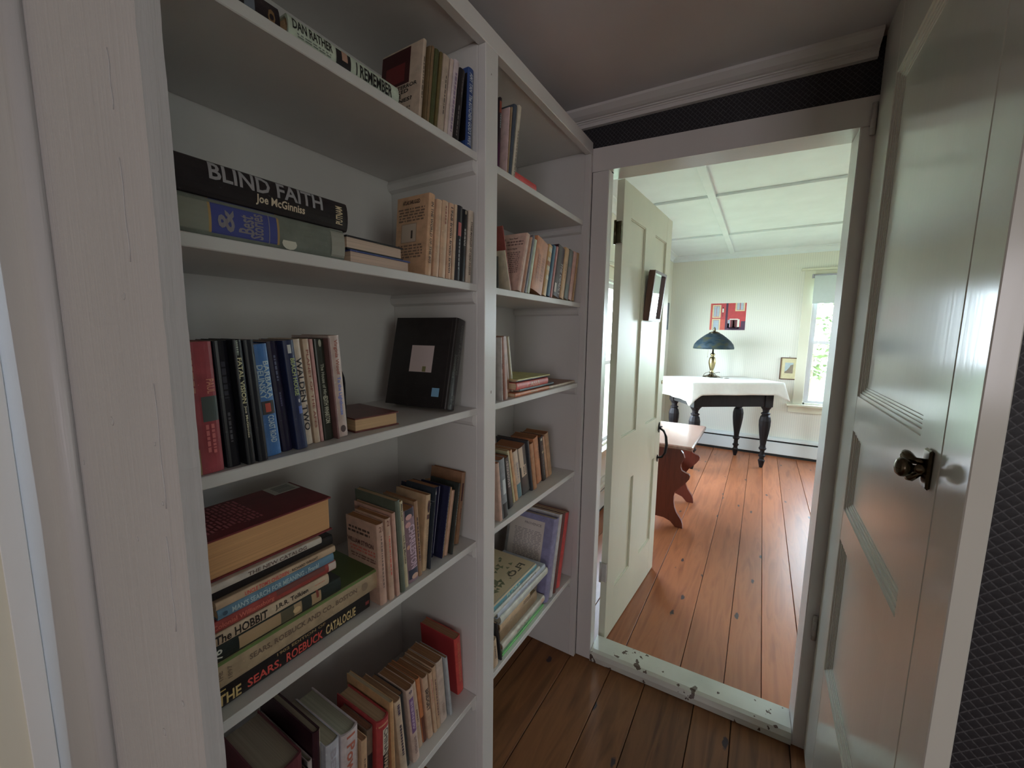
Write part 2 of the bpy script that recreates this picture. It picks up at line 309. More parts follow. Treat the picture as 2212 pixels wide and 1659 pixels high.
# ------------------------------------------------------------------ doors
def panel_door(name, mat, W, H, T, stiles, rails, cols, rows, depth, steps, face, mul=1):
    """Local frame: x across the door, y into its thickness (0 = the face we see), z up."""
    d = empty(name, kind='structure')
    for a, b in stiles: MB().box((a, 0, 0), (b, T, H), bev=.0015).build('stile', mat, d)
    for (x0, x1, z0, z1) in rails: MB().box((x0, .0004, z0), (x1, T - .0004, z1)).build('rail', mat, d)
    for (x0, x1) in cols:
        for (z0, z1) in rows:
            MB().box((x0 - .002, depth, z0 - .002), (x1 + .002, T - .006, z1 + .002)).build('panel', mat, d)
            if steps:
                n = len(steps); m = MB(); off = 0
                for k, (w_, y_) in enumerate(steps):
                    a0 = off; a1 = off + w_
                    m.box((x0 + a0, y_, z0 + a0), (x1 - a0, depth, z0 + a1)); m.box((x0 + a0, y_, z1 - a1), (x1 - a0, depth, z1 - a0))
                    m.box((x0 + a0, y_, z0 + a1), (x0 + a1, depth, z1 - a1)); m.box((x1 - a1, y_, z0 + a1), (x1 - a0, depth, z1 - a1)); off = a1
                m.build('moulding', mat, d)
    return d
# door_1 opens into the far room, hinged left
d1 = panel_door('door_1', M_DOOR1, .79, 2.149, .032, [(0, .10), (.69, .79)], [(.1, .69, 0, .235), (.1, .69, .755, 1.0), (.1, .69, 2.01, 2.149), (.315, .475, .235, .755), (.315, .475, 1.0, 2.01)],
    [(.10, .315), (.475, .69)], [(.235, .755), (1.0, 2.01)], .010, [(.004, .004)], 0)
ang = math.atan2(.79, .050); d1.location = (-.547, 1.782, .006); d1.rotation_euler = (0, 0, ang)
for z in (.36, 1.93):
    hg = MB(); hg.tube([(-.012, .030, z - .05), (-.012, .030, z + .05)], .006, 10); hg.box((-.012, .002, z - .045), (-.0005, .030, z + .045)); hg.build('hinge', M_HINGE if z < 1 else M_BRONZE, d1)
pull = MB().tube([(.752, -.004, .93), (.752, -.03, .915), (.752, -.046, .88), (.752, -.052, .83), (.752, -.046, .78), (.752, -.028, .75), (.752, -.004, .742)], [.006, .007, .008, .009, .008, .007, .006], 10)
pull.prism([(.735, .915), (.752, .90), (.769, .915), (.766, .94), (.752, .965), (.738, .94)], -.005, -.0003, 'y'); pull.prism([(.738, .745), (.752, .76), (.766, .745), (.752, .715)], -.005, -.0003, 'y')
pull.box((.742, -.02, .935), (.762, -.005, .941))
pull.build('door_pull', M_IRON, d1)
MB().lathe([(.012, 0), (.012, .002), (.004, .003)], 16, Matrix.Translation((.765, 0, 1.21)) @ Matrix.Rotation(math.pi / 2, 4, 'X')).build('keyhole_plate', M_BRASS, d1)
# door_2 stands open along the right wall, glossy panels facing the bookcase
d2 = panel_door('door_2', M_DOOR, .928, 2.365, .026, [(0, .19), (.731, .8300), (.8325, .928)], [(.19, .731, 0, .462), (.19, .731, .89, .982), (.19, .731, 1.217, 1.317), (.19, .731, 2.158, 2.365)],
    [(.19, .731)], [(.462, .89), (.982, 1.217), (1.317, 2.158)], .015, [(.009, .0045), (.007, .008), (.006, .0105), (.006, .013)], 0)
d2.location = (.24, 1.665, .018); d2.rotation_euler = (0, 0, -math.pi / 2)   # local x runs toward the camera, local y toward the wall
# local y after -90deg: (x,y)->(y,-x): y goes to +X
for z in (.47, 2.13):
    hg = MB(); hg.tube([(.0, -.008, z - .045), (.0, -.008, z + .045)], .007, 10)
    for k in (-.03, 0, .03): hg.tube([(.0, -.008, z + k - .001), (.0, -.008, z + k + .001)], .0078, 10)
    hg.build('hinge', M_HINGE, d2)
lk = empty('latch', (.795, 0, 1.275), parent=d2)
MB().box((-.016, -.006, -.030), (.014, 0, .034), bev=.003).build('latch_plate', M_BRONZE, lk)
RX = Matrix.Rotation(math.pi / 2, 4, 'X')
MB().lathe([(.008, 0), (.008, .014), (.006, .016), (.006, .02), (.012, .024), (.0155, .030), (.0155, .035), (.011, .040), (.003, .042)], 20, RX).build('latch_knob', M_BRONZE, lk)
MB().tube([(-.004, -.006, .012), (-.012, -.016, .010), (-.028, -.022, .014), (-.036, -.022, .018)], [.005, .006, .009, .005], 10).tube([(-.008, -.008, -.008), (-.02, -.016, -.02), (-.026, -.018, -.024)], [.004, .007, .004], 8).build('latch_lever', M_BRONZE, lk)
# scuffs on the free edge of door_2
MB().box((.9281, .004, .62), (.9285, .007, .70)).box((.9281, .007, .69), (.9285, .009, .72)).box((.9281, .003, .60), (.9284, .005, .65)).build('scuff', plain('scuff_dark', (.12, .10, .09), .6), d2)

# ------------------------------------------------------------------ bookcase
bc = thing('bookcase', 'white painted built-in bookcase with two bays of shelves along the left', 'bookcase', (-.66, .92, 0))
bo = Vector((-.66, .92, 0))
def bpart(name, a, b, bev=.0012, m=M_SHELF):
    o = MB().box(Vector(a) - bo, Vector(b) - bo, bev=bev).build(name, m, bc); return o
SH = [1.9605, 1.6287, 1.290, .896, .394]
for z in SH:
    for y0, y1 in ((.2150, .8948), (.9512, 1.6198)): bpart('shelf', (-.9848, y0, z - .0195), (-.664, y1, z), .0015)
    for y0, y1 in ((.883, .8948), (1.608, 1.6198), (.2152, .227), (.9512, .963)):
        m = MB(); Y0, Y1 = y0 - bo.y, y1 - bo.y; zz = z - .0197
        if y0 in (.883, 1.608): pr = [(Y1, zz), (Y0, zz), (Y0 - .004, zz - .010), (Y0 - .004, zz - .018), (Y0, zz - .027), (Y1, zz - .033)]
        else: pr = [(Y0, zz), (Y1, zz), (Y1 + .004, zz - .010), (Y1 + .004, zz - .018), (Y1, zz - .027), (Y0, zz - .033)]
        m.prism(pr, -.9848 - bo.x, -.669 - bo.x, 'x'); m.build('cleat', M_SHELF, bc)
bpart('divider', (-.985, .895, 0), (-.6645, .951, 2.2245)); bpart('side_panel', (-.985, 1.62, 0), (-.6645, 1.640, 2.2245)); bpart('side_panel', (-.985, .195, 0), (-.6645, .2148, 2.2245))
bpart('back_panel', (-1.0, .195, 0), (-.9852, 1.64, 2.26), 0); bpart('top_panel', (-.985, .195, 2.2247), (-.6645, 1.64, 2.243), 0)
bpart('post', (-.6643, .895, 0), (-.639, .951, 2.2145), .0015, M_TRIM); bpart('post', (-.6643, 1.62, 0), (-.639, 1.640, 2.2145), .0012, M_TRIM); bpart('post', (-.6643, .195, 0), (-.639, .2308, 2.2145), .0012, M_TRIM)
bpart('top_rail', (-.6643, .195, 2.215), (-.639, 1.64, 2.262), .0015, M_TRIM)
bpart('nail_mark', (-.6392, .918, 2.15), (-.6388, .9215, 2.154), 0, plain('nail_stain', (.3, .26, .24), .7)); bpart('nail_mark', (-.6392, .925, 1.33), (-.6388, .929, 1.338), 0, plain('nail_stain', (.3, .26, .24), .7))
# ------------------------------------------------------------------ far room
FX0, FX1, FY1, FZ = -1.12, 2.3, 6.0, 2.55
structure('wall_far', MB().box((FX0 - .08, FY1, 0), (.47, FY1 + .08, FZ)).box((1.25, FY1, 0), (FX1 + .08, FY1 + .08, FZ)).box((.47, FY1, 0), (1.25, FY1 + .08, .70)).box((.47, FY1, 2.17), (1.25, FY1 + .08, FZ)), M_STRIPE)
structure('wall_far_left', MB().box((FX0 - .08, 1.70, 0), (FX0, 3.08, FZ)).box((FX0 - .08, 4.02, 0), (FX0, 4.3, FZ)).box((FX0 - .08, 5.24, 0), (FX0, 5.999, FZ)).box((FX0 - .08, 3.08, 0), (FX0, 4.02, .55)).box((FX0 - .08, 3.08, 1.95), (FX0, 4.02, FZ)).box((FX0 - .08, 4.3, 0), (FX0, 5.24, .55)).box((FX0 - .08, 4.3, 1.95), (FX0, 5.24, FZ)), M_STRIPE)
structure('wall_far_right', MB().box((FX1, 1.70, 0), (FX1 + .08, 4.9, FZ)).box((FX1, 5.5, 0), (FX1 + .08, 5.999, FZ)).box((FX1, 4.9, 0), (FX1 + .08, 5.5, 1.3)).box((FX1, 4.9, 2.1), (FX1 + .08, 5.5, FZ)), M_STRIPE)
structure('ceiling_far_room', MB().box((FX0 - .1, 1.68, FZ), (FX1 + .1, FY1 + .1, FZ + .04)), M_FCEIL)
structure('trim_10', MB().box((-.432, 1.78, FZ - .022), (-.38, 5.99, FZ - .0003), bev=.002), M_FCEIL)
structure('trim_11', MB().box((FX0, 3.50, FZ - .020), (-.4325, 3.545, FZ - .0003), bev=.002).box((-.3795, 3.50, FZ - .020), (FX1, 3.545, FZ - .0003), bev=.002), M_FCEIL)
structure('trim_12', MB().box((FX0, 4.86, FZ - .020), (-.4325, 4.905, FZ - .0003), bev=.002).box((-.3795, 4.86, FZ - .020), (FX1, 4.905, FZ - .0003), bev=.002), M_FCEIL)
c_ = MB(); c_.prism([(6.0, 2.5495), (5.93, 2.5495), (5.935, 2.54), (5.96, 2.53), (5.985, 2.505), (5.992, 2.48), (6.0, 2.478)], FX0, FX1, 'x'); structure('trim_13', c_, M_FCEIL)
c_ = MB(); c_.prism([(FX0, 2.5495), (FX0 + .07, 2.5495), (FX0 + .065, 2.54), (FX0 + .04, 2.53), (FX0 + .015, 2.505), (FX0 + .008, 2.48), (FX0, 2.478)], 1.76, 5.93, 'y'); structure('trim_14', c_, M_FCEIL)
CREAM = paint('window_casing_paint', (.72, .70, .56), .35)
SASH = paint('sash_paint', (.70, .70, .72), .35)
def window(name, origin, rotz, W, z0, z1, zm, ledge=True):
    """Local frame: x across, y into the wall (0 = inner wall face), z up."""
    e = empty(name, origin, (0, 0, rotz)); e['kind'] = 'structure'
    cw = .10
    MB().box((-cw, -.02, z0 - .02), (-.0, 0, z1 + .10), bev=.002).build('casing', CREAM, e)
    MB().box((W, -.02, z0 - .02), (W + cw, 0, z1 + .10), bev=.002).build('casing', CREAM, e)
    MB().box((-.0, -.02, z1), (W, 0, z1 + .10), bev=.002).build('casing', CREAM, e)
    if ledge: MB().box((-cw - .04, -.045, z1 + .1003), (W + cw + .04, 0, z1 + .125), bev=.004).build('ledge', CREAM, e)
    MB().box((-cw - .06, -.06, z0 - .045), (W + cw + .06, .078, z0 - .0203), bev=.003).build('stool', CREAM, e)
    MB().box((-cw - .04, -.018, z0 - .125), (W + cw + .04, 0, z0 - .0455), bev=.002).build('apron', CREAM, e)
    MB().box((0, .0, z0 - .02), (.018, .078, z1)).box((W - .018, 0, z0 - .02), (W, .078, z1)).box((.018, 0, z1 - .018), (W - .018, .078, z1)).build('jamb', SASH, e)
    for (a, b, y) in ((z0 - .02, zm + .02, .028), (zm - .015, z1 - .018, .052)):
        f = empty('sash', parent=e)
        sx0, sx1 = .0185, W - .0185; t = .035
        MB().box((sx0, y, a), (sx0 + t, y + .022, b)).box((sx1 - t, y, a), (sx1, y + .022, b)).box((sx0 + t, y, a), (sx1 - t, y + .022, a + (.05 if a < zm - .1 else t))).box((sx0 + t, y, b - t), (sx1 - t, y + .022, b)).build('sash_frame', SASH, f)
        MB().box((sx0 + t - .003, y + .009, a + t - .003), (sx1 - t + .003, y + .012, b - t + .003)).build('pane', M_GLASS, f)
    return e
window('window_1', (.47, FY1, 0), 0, .78, .70, 2.17, 1.43)
window('window_2', (FX0, 3.08, 0), math.pi / 2, .94, .55, 1.95, 1.25)
window('added_window_left', (FX0, 4.3, 0), math.pi / 2, .94, .55, 1.95, 1.25)  # unseen second left window, added to strengthen the light from the left
window('added_window_right', (FX1, 5.5, 0), -math.pi / 2, .6, 1.30, 2.10, 1.70)  # unseen right window, added and sized to brighten the far wall
bl = thing('roller_blind', 'pale green roller blind half lowered over the far window', 'blind', (.86, 5.96, 2.2))
MB().tube([(-.41, -.008, 0), (.41, -.008, 0)], .022, 16).box((-.42, -.032, -.022), (-.411, .018, .024)).box((.411, -.032, -.022), (.42, .018, .024)).build('roller', plain('roller_grey', (.42, .40, .46), .5), bl)
MB().box((-.40, -.0315, -.30), (.40, -.0300, .0)).build('blind_sheet', M_BLIND, bl)
MB().box((-.40, -.034, -.315), (.40, -.0275, -.2995), bev=.001).build('hem_bar', M_BLIND, bl)
# heaters
def heater(loc, rotz, L, label):
    h = thing('baseboard_heater', label, 'heater', loc, (0, 0, rotz))
    MB().prism([(0, .03), (.058, .03), (.062, .036), (.062, .175), (.056, .180), (.0, .180)], 0, L, 'x', Matrix.Rotation(math.pi, 4, 'Z') @ Matrix.Translation((-L, 0, 0))).build('front_cover', M_HEAT, h)
    MB().box((.002, -.050, .1803), (L - .002, -.004, .212)).build('fin_slot', M_DARKSLOT, h)
    MB().prism([(0, .2123), (.060, .2123), (.0655, .202), (.068, .204), (.062, .226), (.052, .236), (0, .240)], 0, L, 'x', Matrix.Rotation(math.pi, 4, 'Z') @ Matrix.Translation((-L, 0, 0))).build('top_cap', M_HEAT, h)
    MB().box((-.01, -.07, .028), (-.0003, 0, .242), bev=.002).box((L + .0003, -.07, .028), (L + .01, 0, .242), bev=.002).build('end_cap', M_HEAT, h)
    MB().box((0.002, -.05, .0003), (L - .002, -.0, .0298)).build('base_plate', M_DARKSLOT, h)
    return h
heater((-1.0, 5.998, 0), 0, 3.2, 'long white baseboard heater along the far wall under the table')
heater((FX0 + .002, 2.2, 0), math.pi / 2, 3.55, 'white baseboard heater on the left wall behind the open door')
# table
tcx, tcy, ta = -.383, 5.277, math.radians(37)
tb_ = thing('side_table', 'dark wooden table with turned legs standing askew in the far room', 'table', (tcx, tcy, 0), (0, 0, ta))
LEG = [(.017, 0), (.020, .012), (.031, .065), (.037, .083), (.030, .090), (.024, .10), (.025, .122), (.035, .132), (.035, .146), (.024, .156), (.023, .20), (.031, .208), (.041, .224), (.031, .240), (.028, .262), (.034, .31), (.048, .40), (.058, .49), (.059, .55), (.050, .595), (.036, .615), (.047, .626), (.047, .634), (.030, .645), (.034, .672), (.048, .694), (.056, .708)]
for sx_, sy_ in ((-1, -1), (1, -1), (1, 1), (-1, 1)):
    lx, ly_ = sx_ * .42, sy_ * .235
    m = MB().lathe(LEG, 12, Matrix.Translation((lx, ly_, 0)), smooth=False); m.box((lx - .045, ly_ - .045, .7085), (lx + .045, ly_ + .045, .965)); m.build('leg', M_EBONY, tb_)
MB().box((-.374, -.268, .715), (.374, -.245, .965)).box((-.374, .245, .715), (.374, .268, .965)).build('apron', M_EBONY, tb_)
MB().box((-.455, -.189, .715), (-.432, .189, .965)).box((.432, -.189, .715), (.455, .189, .965)).build('apron', M_EBONY, tb_)
MB().box((-.52, -.325, .9655), (.52, .325, .990), bev=.004).build('tabletop', M_EBONY, tb_)
def cloth():
    hx, hy, r = .528, .333, .03; per = []; n = 160
    cor = [(-hx, -hy), (hx, -hy), (hx, hy), (-hx, hy)]
    sides = [((cor[i]), (cor[(i + 1) % 4])) for i in range(4)]
    pts = []
    for i, (a, b) in enumerate(sides):
        m = 48 if i % 2 == 0 else 32
        for k in range(m): t = k / m; pts.append((a[0] + (b[0] - a[0]) * t, a[1] + (b[1] - a[1]) * t, i, t))
    N = len(pts); v = []; f = []
    base = {0: .135, 1: .13, 2: .13, 3: .21}
    rows = 7
    for j in range(rows + 1):
        u = j / rows
        for (x, y, i, t) in pts:
            nx, ny = [(0, -1), (1, 0), (0, 1), (-1, 0)][i]
            ce = min(t, 1 - t); nxt = base[(i + 1) % 4] if t > .5 else base[(i - 1) % 4]
            wgt = max(0, 1 - ce / .10); dx, dy = x / hx, y / hy
            drop = base[i] + (nxt * .55) * wgt ** 1.6 * (1 if i != 3 else .8)
            out = .004 + u * (.012 + .010 * math.sin(t * 17 + i * 2) + .045 * wgt)
            if wgt > 0: 
                mx, my = (nx + (dx if abs(ny) else 0) * wgt), (ny + (dy if abs(nx) else 0) * wgt); l = math.hypot(mx, my); nx, ny = mx / l, my / l
            v.append((x + nx * out, y + ny * out, .9925 - drop * u + (.0 if u else .0)))
    for j in range(rows):
        for k in range(N): f.append((j * N + k, j * N + (k + 1) % N, (j + 1) * N + (k + 1) % N, (j + 1) * N + k))
    f.append(tuple(range(N)))
    return v, f
cl = thing('tablecloth', 'white tablecloth with a cream hem draped over the dark table', 'tablecloth', (tcx, tcy, 0), (0, 0, ta))
v, f = cloth(); mb = MB(); mb.add(v, f, True); sheet = mb.build('cloth_sheet', M_CLOTH, cl)
sheet.data.polygons[-1].use_smooth = False
so = sheet.modifiers.new('thick', 'SOLIDIFY'); so.thickness = .0012; so.offset = 1
# printed blue motif on the left drop
bm_l = MB()
for k in range(26):
    a = k * .5; bm_l.box((-.545 - .0006, -.12 + .06 * math.cos(a) - .004, .86 + .05 * math.sin(a) - .004), (-.5445, -.12 + .06 * math.cos(a) + .004, .86 + .05 * math.sin(a) + .004))
bm_l.build('printed_motif', plain('motif_blue', (.45, .50, .60), .8), cl)
# lamp
lpx, lpy = -.505, 5.50
lp = thing('table_lamp', 'brass table lamp with a wide dark painted glass shade on the white cloth', 'lamp', (lpx, lpy, .9937))
MB().lathe([(.098, 0), (.10, .004), (.085, .012), (.05, .020), (.03, .030), (.018, .040), (.02, .05)], 32).build('base', M_BRONZE, lp)
MB().lathe([(.02, .05), (.030, .060), (.016, .070), (.020, .085), (.030, .12), (.040, .17), (.040, .20), (.032, .235), (.018, .25), (.018, .262), (.030, .272), (.022, .288), (.010, .295), (.008, .37)], 24).build('stem', M_BRASS, lp)
sh = MB(); prof = [(.225, .345), (.226, .362), (.215, .400), (.185, .440), (.140, .480), (.095, .515), (.060, .535)]
sh.lathe(prof, 40)
def shade_mat():
    m, nt, b = newmat('painted_glass_shade', .45, .2)
    b.inputs['IOR'].default_value = 1.25; n, r, mp = mix_noise(nt, b, (.010, .018, .024), (.05, .05, .025), (1, 1, 2.2), 9, 6, .35, .65)
    e = r.color_ramp.elements.new(.5); e.color = (.025, .038, .05, 1); return m
so_ = sh.build('lamp_shade', shade_mat(), lp)
import bmesh as _b
bmm = _b.new(); bmm.from_mesh(so_.data); _b.ops.delete(bmm, geom=[f for f in bmm.faces if len(f.verts) > 4], context='FACES'); bmm.to_mesh(so_.data); bmm.free()
sd = so_.modifiers.new('glass', 'SOLIDIFY'); sd.thickness = .003
MB().lathe([(.062, .533), (.060, .540), (.030, .552), (.014, .556), (.012, .562), (.020, .570), (.010, .582), (.014, .590), (.004, .602), (.001, .612)], 20).build('finial_cap', M_BRONZE, lp)
MB().tube([(-.055, -.01, .35), (-.055, -.01, .25)], .0012, 6).lathe([(.001, 0), (.005, .004), (.001, .010)], 8, Matrix.Translation((-.055, -.01, .24))).build('pull_chain', M_BRASS, lp)
pts = [(.02 + .0 * t, 0, .03) for t in (0,)]
pts = [Vector((.095 * math.cos(a) * (1 - .05 * a), -.045 + .05 * math.sin(a), .035 + .03 * math.sin(a * 1.5 + 1))) for a in [k * .35 for k in range(18)]] + [Vector((.12, -.10, .006)), Vector((.17, -.12, .005)), Vector((.20, -.10, .005))]
MB().tube(pts, .0028, 6).build('cord', M_BRONZE, lp)
MB().tube([(.14, -.125, .006), (.165, -.13, .012), (.175, -.10, .006)], .0045, 6).build('plug', M_CORD, lp)
# bench
bn = thing('bench', 'small reddish trestle bench with scroll cut ends in front of the table', 'bench', (-.64, 3.545, 0))
half = [(-.64, .06), (-.565, .058), (-.515, .040), (-.485, .010), (-.475, 0), (-.42, 0), (-.424, .035), (-.432, .06), (-.452, .09), (-.474, .12), (-.490, .16), (-.497, .20), (-.499, .245), (-.492, .280), (-.470, .315), (-.440, .345), (-.415, .375), (-.396, .405), (-.392, .428), (-.400, .442), (-.430, .452), (-.452, .462), (-.462, .485), (-.462, .51), (-.448, .545), (-.437, .565), (-.450, .60), (-.475, .632), (-.48, .656)]
hx = [(x + .64, z) for x, z in half]; outl = hx + [(-x, z) for x, z in hx[::-1]][:-1]
for y in (-.285, .285): MB().prism(outl, y - .013, y + .013, 'y').build('end_board', M_BENCH, bn)
MB().box((-.02, -.271, .33), (.02, .271, .43)).build('stretcher', M_BENCH, bn)
MB().box((-.27, -.43, .657), (.27, .40, .690), bev=.008).build('seat', M_BENCHTOP, bn)
# hand mirror on door
mi = thing('wall_mirror', 'small wood framed mirror hung tilted on the open cream door', 'mirror', (-.521, 2.225, 1.572), (math.radians(0), math.radians(5), math.radians(-3.6)))
w2, hh = .105, .25
MB().box((0, -w2, 0), (.030, w2, .014)).box((0, -w2, hh - .014), (.030, w2, hh)).box((0, -w2, .014), (.030, -w2 + .014, hh - .014)).box((0, w2 - .014, .014), (.030, w2, hh - .014)).build('frame', M_FRAME, mi)
MB().box((.010, -w2 + .012, .012), (.018, w2 - .014, hh - .014)).build('glass', M_MIRROR, mi)
MB().box((-.003, -w2 + .006, .006), (.0035, w2 - .006, hh - .006)).build('backing', M_FRAME, mi)
# pictures
def flat(mbx, x0, x1, z0, z1, y, t=.0006): mbx.box((x0, y - t, z0), (x1, y, z1))
po = thing('poster', 'red photographic poster of shuttered windows taped above the lamp', 'poster', (-.41, 5.9995, 1.745))
PW, PH = .205, .172
MB().box((-PW, -.001, -PH), (PW, 0, PH)).build('sheet', plain('poster_red', (.52, .055, .06), .45, var=.15), po)
def pj(name, rects, c):
    m = MB()
    for k, (a, b_, c0, d_) in enumerate(rects): m.box((-PW + a * 2 * PW, -.0016, -PH + c0 * 2 * PH), (-PW + b_ * 2 * PW, -.0010 - .0, -PH + d_ * 2 * PH))
    m.build(name, plain('poster_' + name, c, .45), po)
pj('orange_wall', [(.0, .04, 0, 1), (.30, .44, 0, .40)], (.60, .10, .07))
pj('shadow', [(.44, .50, 0, 1), (.50, .56, 0, .25), (.56, 1, 0, .11), (.88, 1, .11, .33)], (.07, .025, .06))
YF = (.72, .62, .36)
pj('yellow_frame', [(.06, .30, .46, .50), (.06, .30, .90, .94), (.06, .095, .5, .9), (.265, .30, .5, .9)], YF)
pj('yellow_frame', [(.06, .30, .38, .42), (.06, .095, 0, .38), (.265, .30, 0, .38)], YF)
pj('yellow_frame', [(.70, .96, .70, .74), (.70, .735, .74, 1), (.925, .96, .74, 1)], YF)
pj('grey_shutters', [(.10, .175, .51, .89), (.185, .26, .51, .89), (.10, .26, 0, .37), (.74, .82, .75, 1), (.84, .92, .75, 1), (.51, .58, .07, .38)], (.42, .48, .56))
pj('white_shutter', [(.78, .84, .06, .40), (.56, .80, .38, .42), (.34, .38, .66, .80), (.58, .80, .035, .055)], (.72, .74, .64))
pj('dark_window', [(.595, .77, .08, .375), (.35, .365, .50, .66), (.345, .375, .80, .86)], (.10, .02, .025))
pj('curtain', [(.66, .70, .1, .36), (.71, .72, .1, .3)], (.55, .30, .24))
fp = thing('framed_print', 'small framed print of a seaside cliff with a cream mat beside the window', 'picture', (.3015, 5.9995, 1.108))
FW, FH = .092, .135
MB().box((-FW, -.016, -FH), (FW, 0, -FH + .010)).box((-FW, -.016, FH - .010), (FW, 0, FH)).box((-FW, -.016, -FH + .01), (-FW + .010, 0, FH - .01)).box((FW - .010, -.016, -FH + .01), (FW, 0, FH - .01)).build('frame', M_FRAME, fp)
MB().box((-FW + .009, -.006, -FH + .009), (FW - .009, -.001, FH - .009)).build('mat', plain('mat_cream', (.66, .60, .36), .6), fp)
MB().box((-.042, -.0068, -.058), (.042, -.0061, .072)).build('sky_print', plain('print_sky', (.42, .50, .50), .6), fp)
MB().prism([(-.042, -.058), (.042, -.058), (.042, .052), (.012, .040), (.008, .022), (-.006, .0), (-.02, -.022), (-.042, -.040)], -.0074, -.0069, 'y').build('cliff_print', plain('print_cliff', (.30, .24, .17), .6, nscale=160, var=.4), fp)
MB().tube([(0, -.006, FH), (.006, -.008, FH + .010), (0, -.008, FH + .018), (-.006, -.008, FH + .010), (0, -.006, FH)], .0014, 6).build('hanger', M_BRASS, fp)
lpz = thing('wall_print', 'grey blue print pinned to the left wall past the open door', 'picture', (FX0 + .0005, 5.70, 1.75))
MB().box((0, -.20, -.18), (.0012, .20, .18)).build('sheet', plain('print_grey_blue', (.17, .20, .27), .5, nscale=14, var=.6), lpz)
MB().box((.0013, -.10, -.10), (.0018, -.02, .04)).box((.0013, .03, -.12), (.0018, .10, -.02)).build('pale_figures', plain('print_pale', (.45, .46, .52), .5), lpz)

# ------------------------------------------------------------------ garden outside the windows
ga = MB().box((-30, -6, -.75), (30, 45, -.7)).build('lawn', plain('lawn_grass', (.22, .26, .14), .9, var=.5, nscale=3), None, kind='structure')
LEAF = [plain('foliage_a', (.12, .18, .07), .7, var=.5, nscale=2), plain('foliage_b', (.17, .22, .09), .7, var=.5, nscale=2)]
BARK = plain('tree_bark', (.16, .12, .09), .9)
def tree(x, y, h, r, n, label, li):
    t = thing('tree', label, 'tree', (x, y, -.7))
    MB().tube([(0, 0, 0), (.1, .05, h * .4), (0, .1, h * .75), (.05, 0, h)], [.16, .12, .08, .03], 8).build('trunk', BARK, t)
    m = MB(); rnd = random.Random(int(x * 10 + y))
    for _ in range(n):
        u = rnd.random(); z = h * (.22 + .82 * u); rr = r * math.sin(math.pi * (.12 + .85 * u)) * rnd.random() ** .5; a = rnd.random() * 6.283
        c = Vector((rr * math.cos(a), rr * math.sin(a), z)); s = rnd.uniform(.06, .14)
        d1_ = Vector((rnd.gauss(0, 1), rnd.gauss(0, 1), rnd.gauss(0, .5))).normalized() * s; d2_ = d1_.cross(Vector((rnd.gauss(0, 1), rnd.gauss(0, 1), rnd.gauss(0, 1)))).normalized() * s * .5
        m.add([c - d1_, c - d2_, c + d1_, c + d2_], [(0, 1, 2, 3)])
    o = m.build('foliage', LEAF[li], t); o['kind'] = 'stuff'
tree(.9, 12.0, 5.5, 1.6, 1300, 'leafy green tree outside the far window, nearest the glass', 1)
tree(2.6, 15.0, 7.5, 2.4, 1500, 'tall green tree further back behind the far window', 0)
tree(-1.5, 17.0, 7.0, 2.2, 1200, 'round green tree beyond the garden to the left of the far window', 0)
tree(-12.0, 14.0, 6.5, 2.2, 1200, 'bushy green tree outside the left wall window', 1)
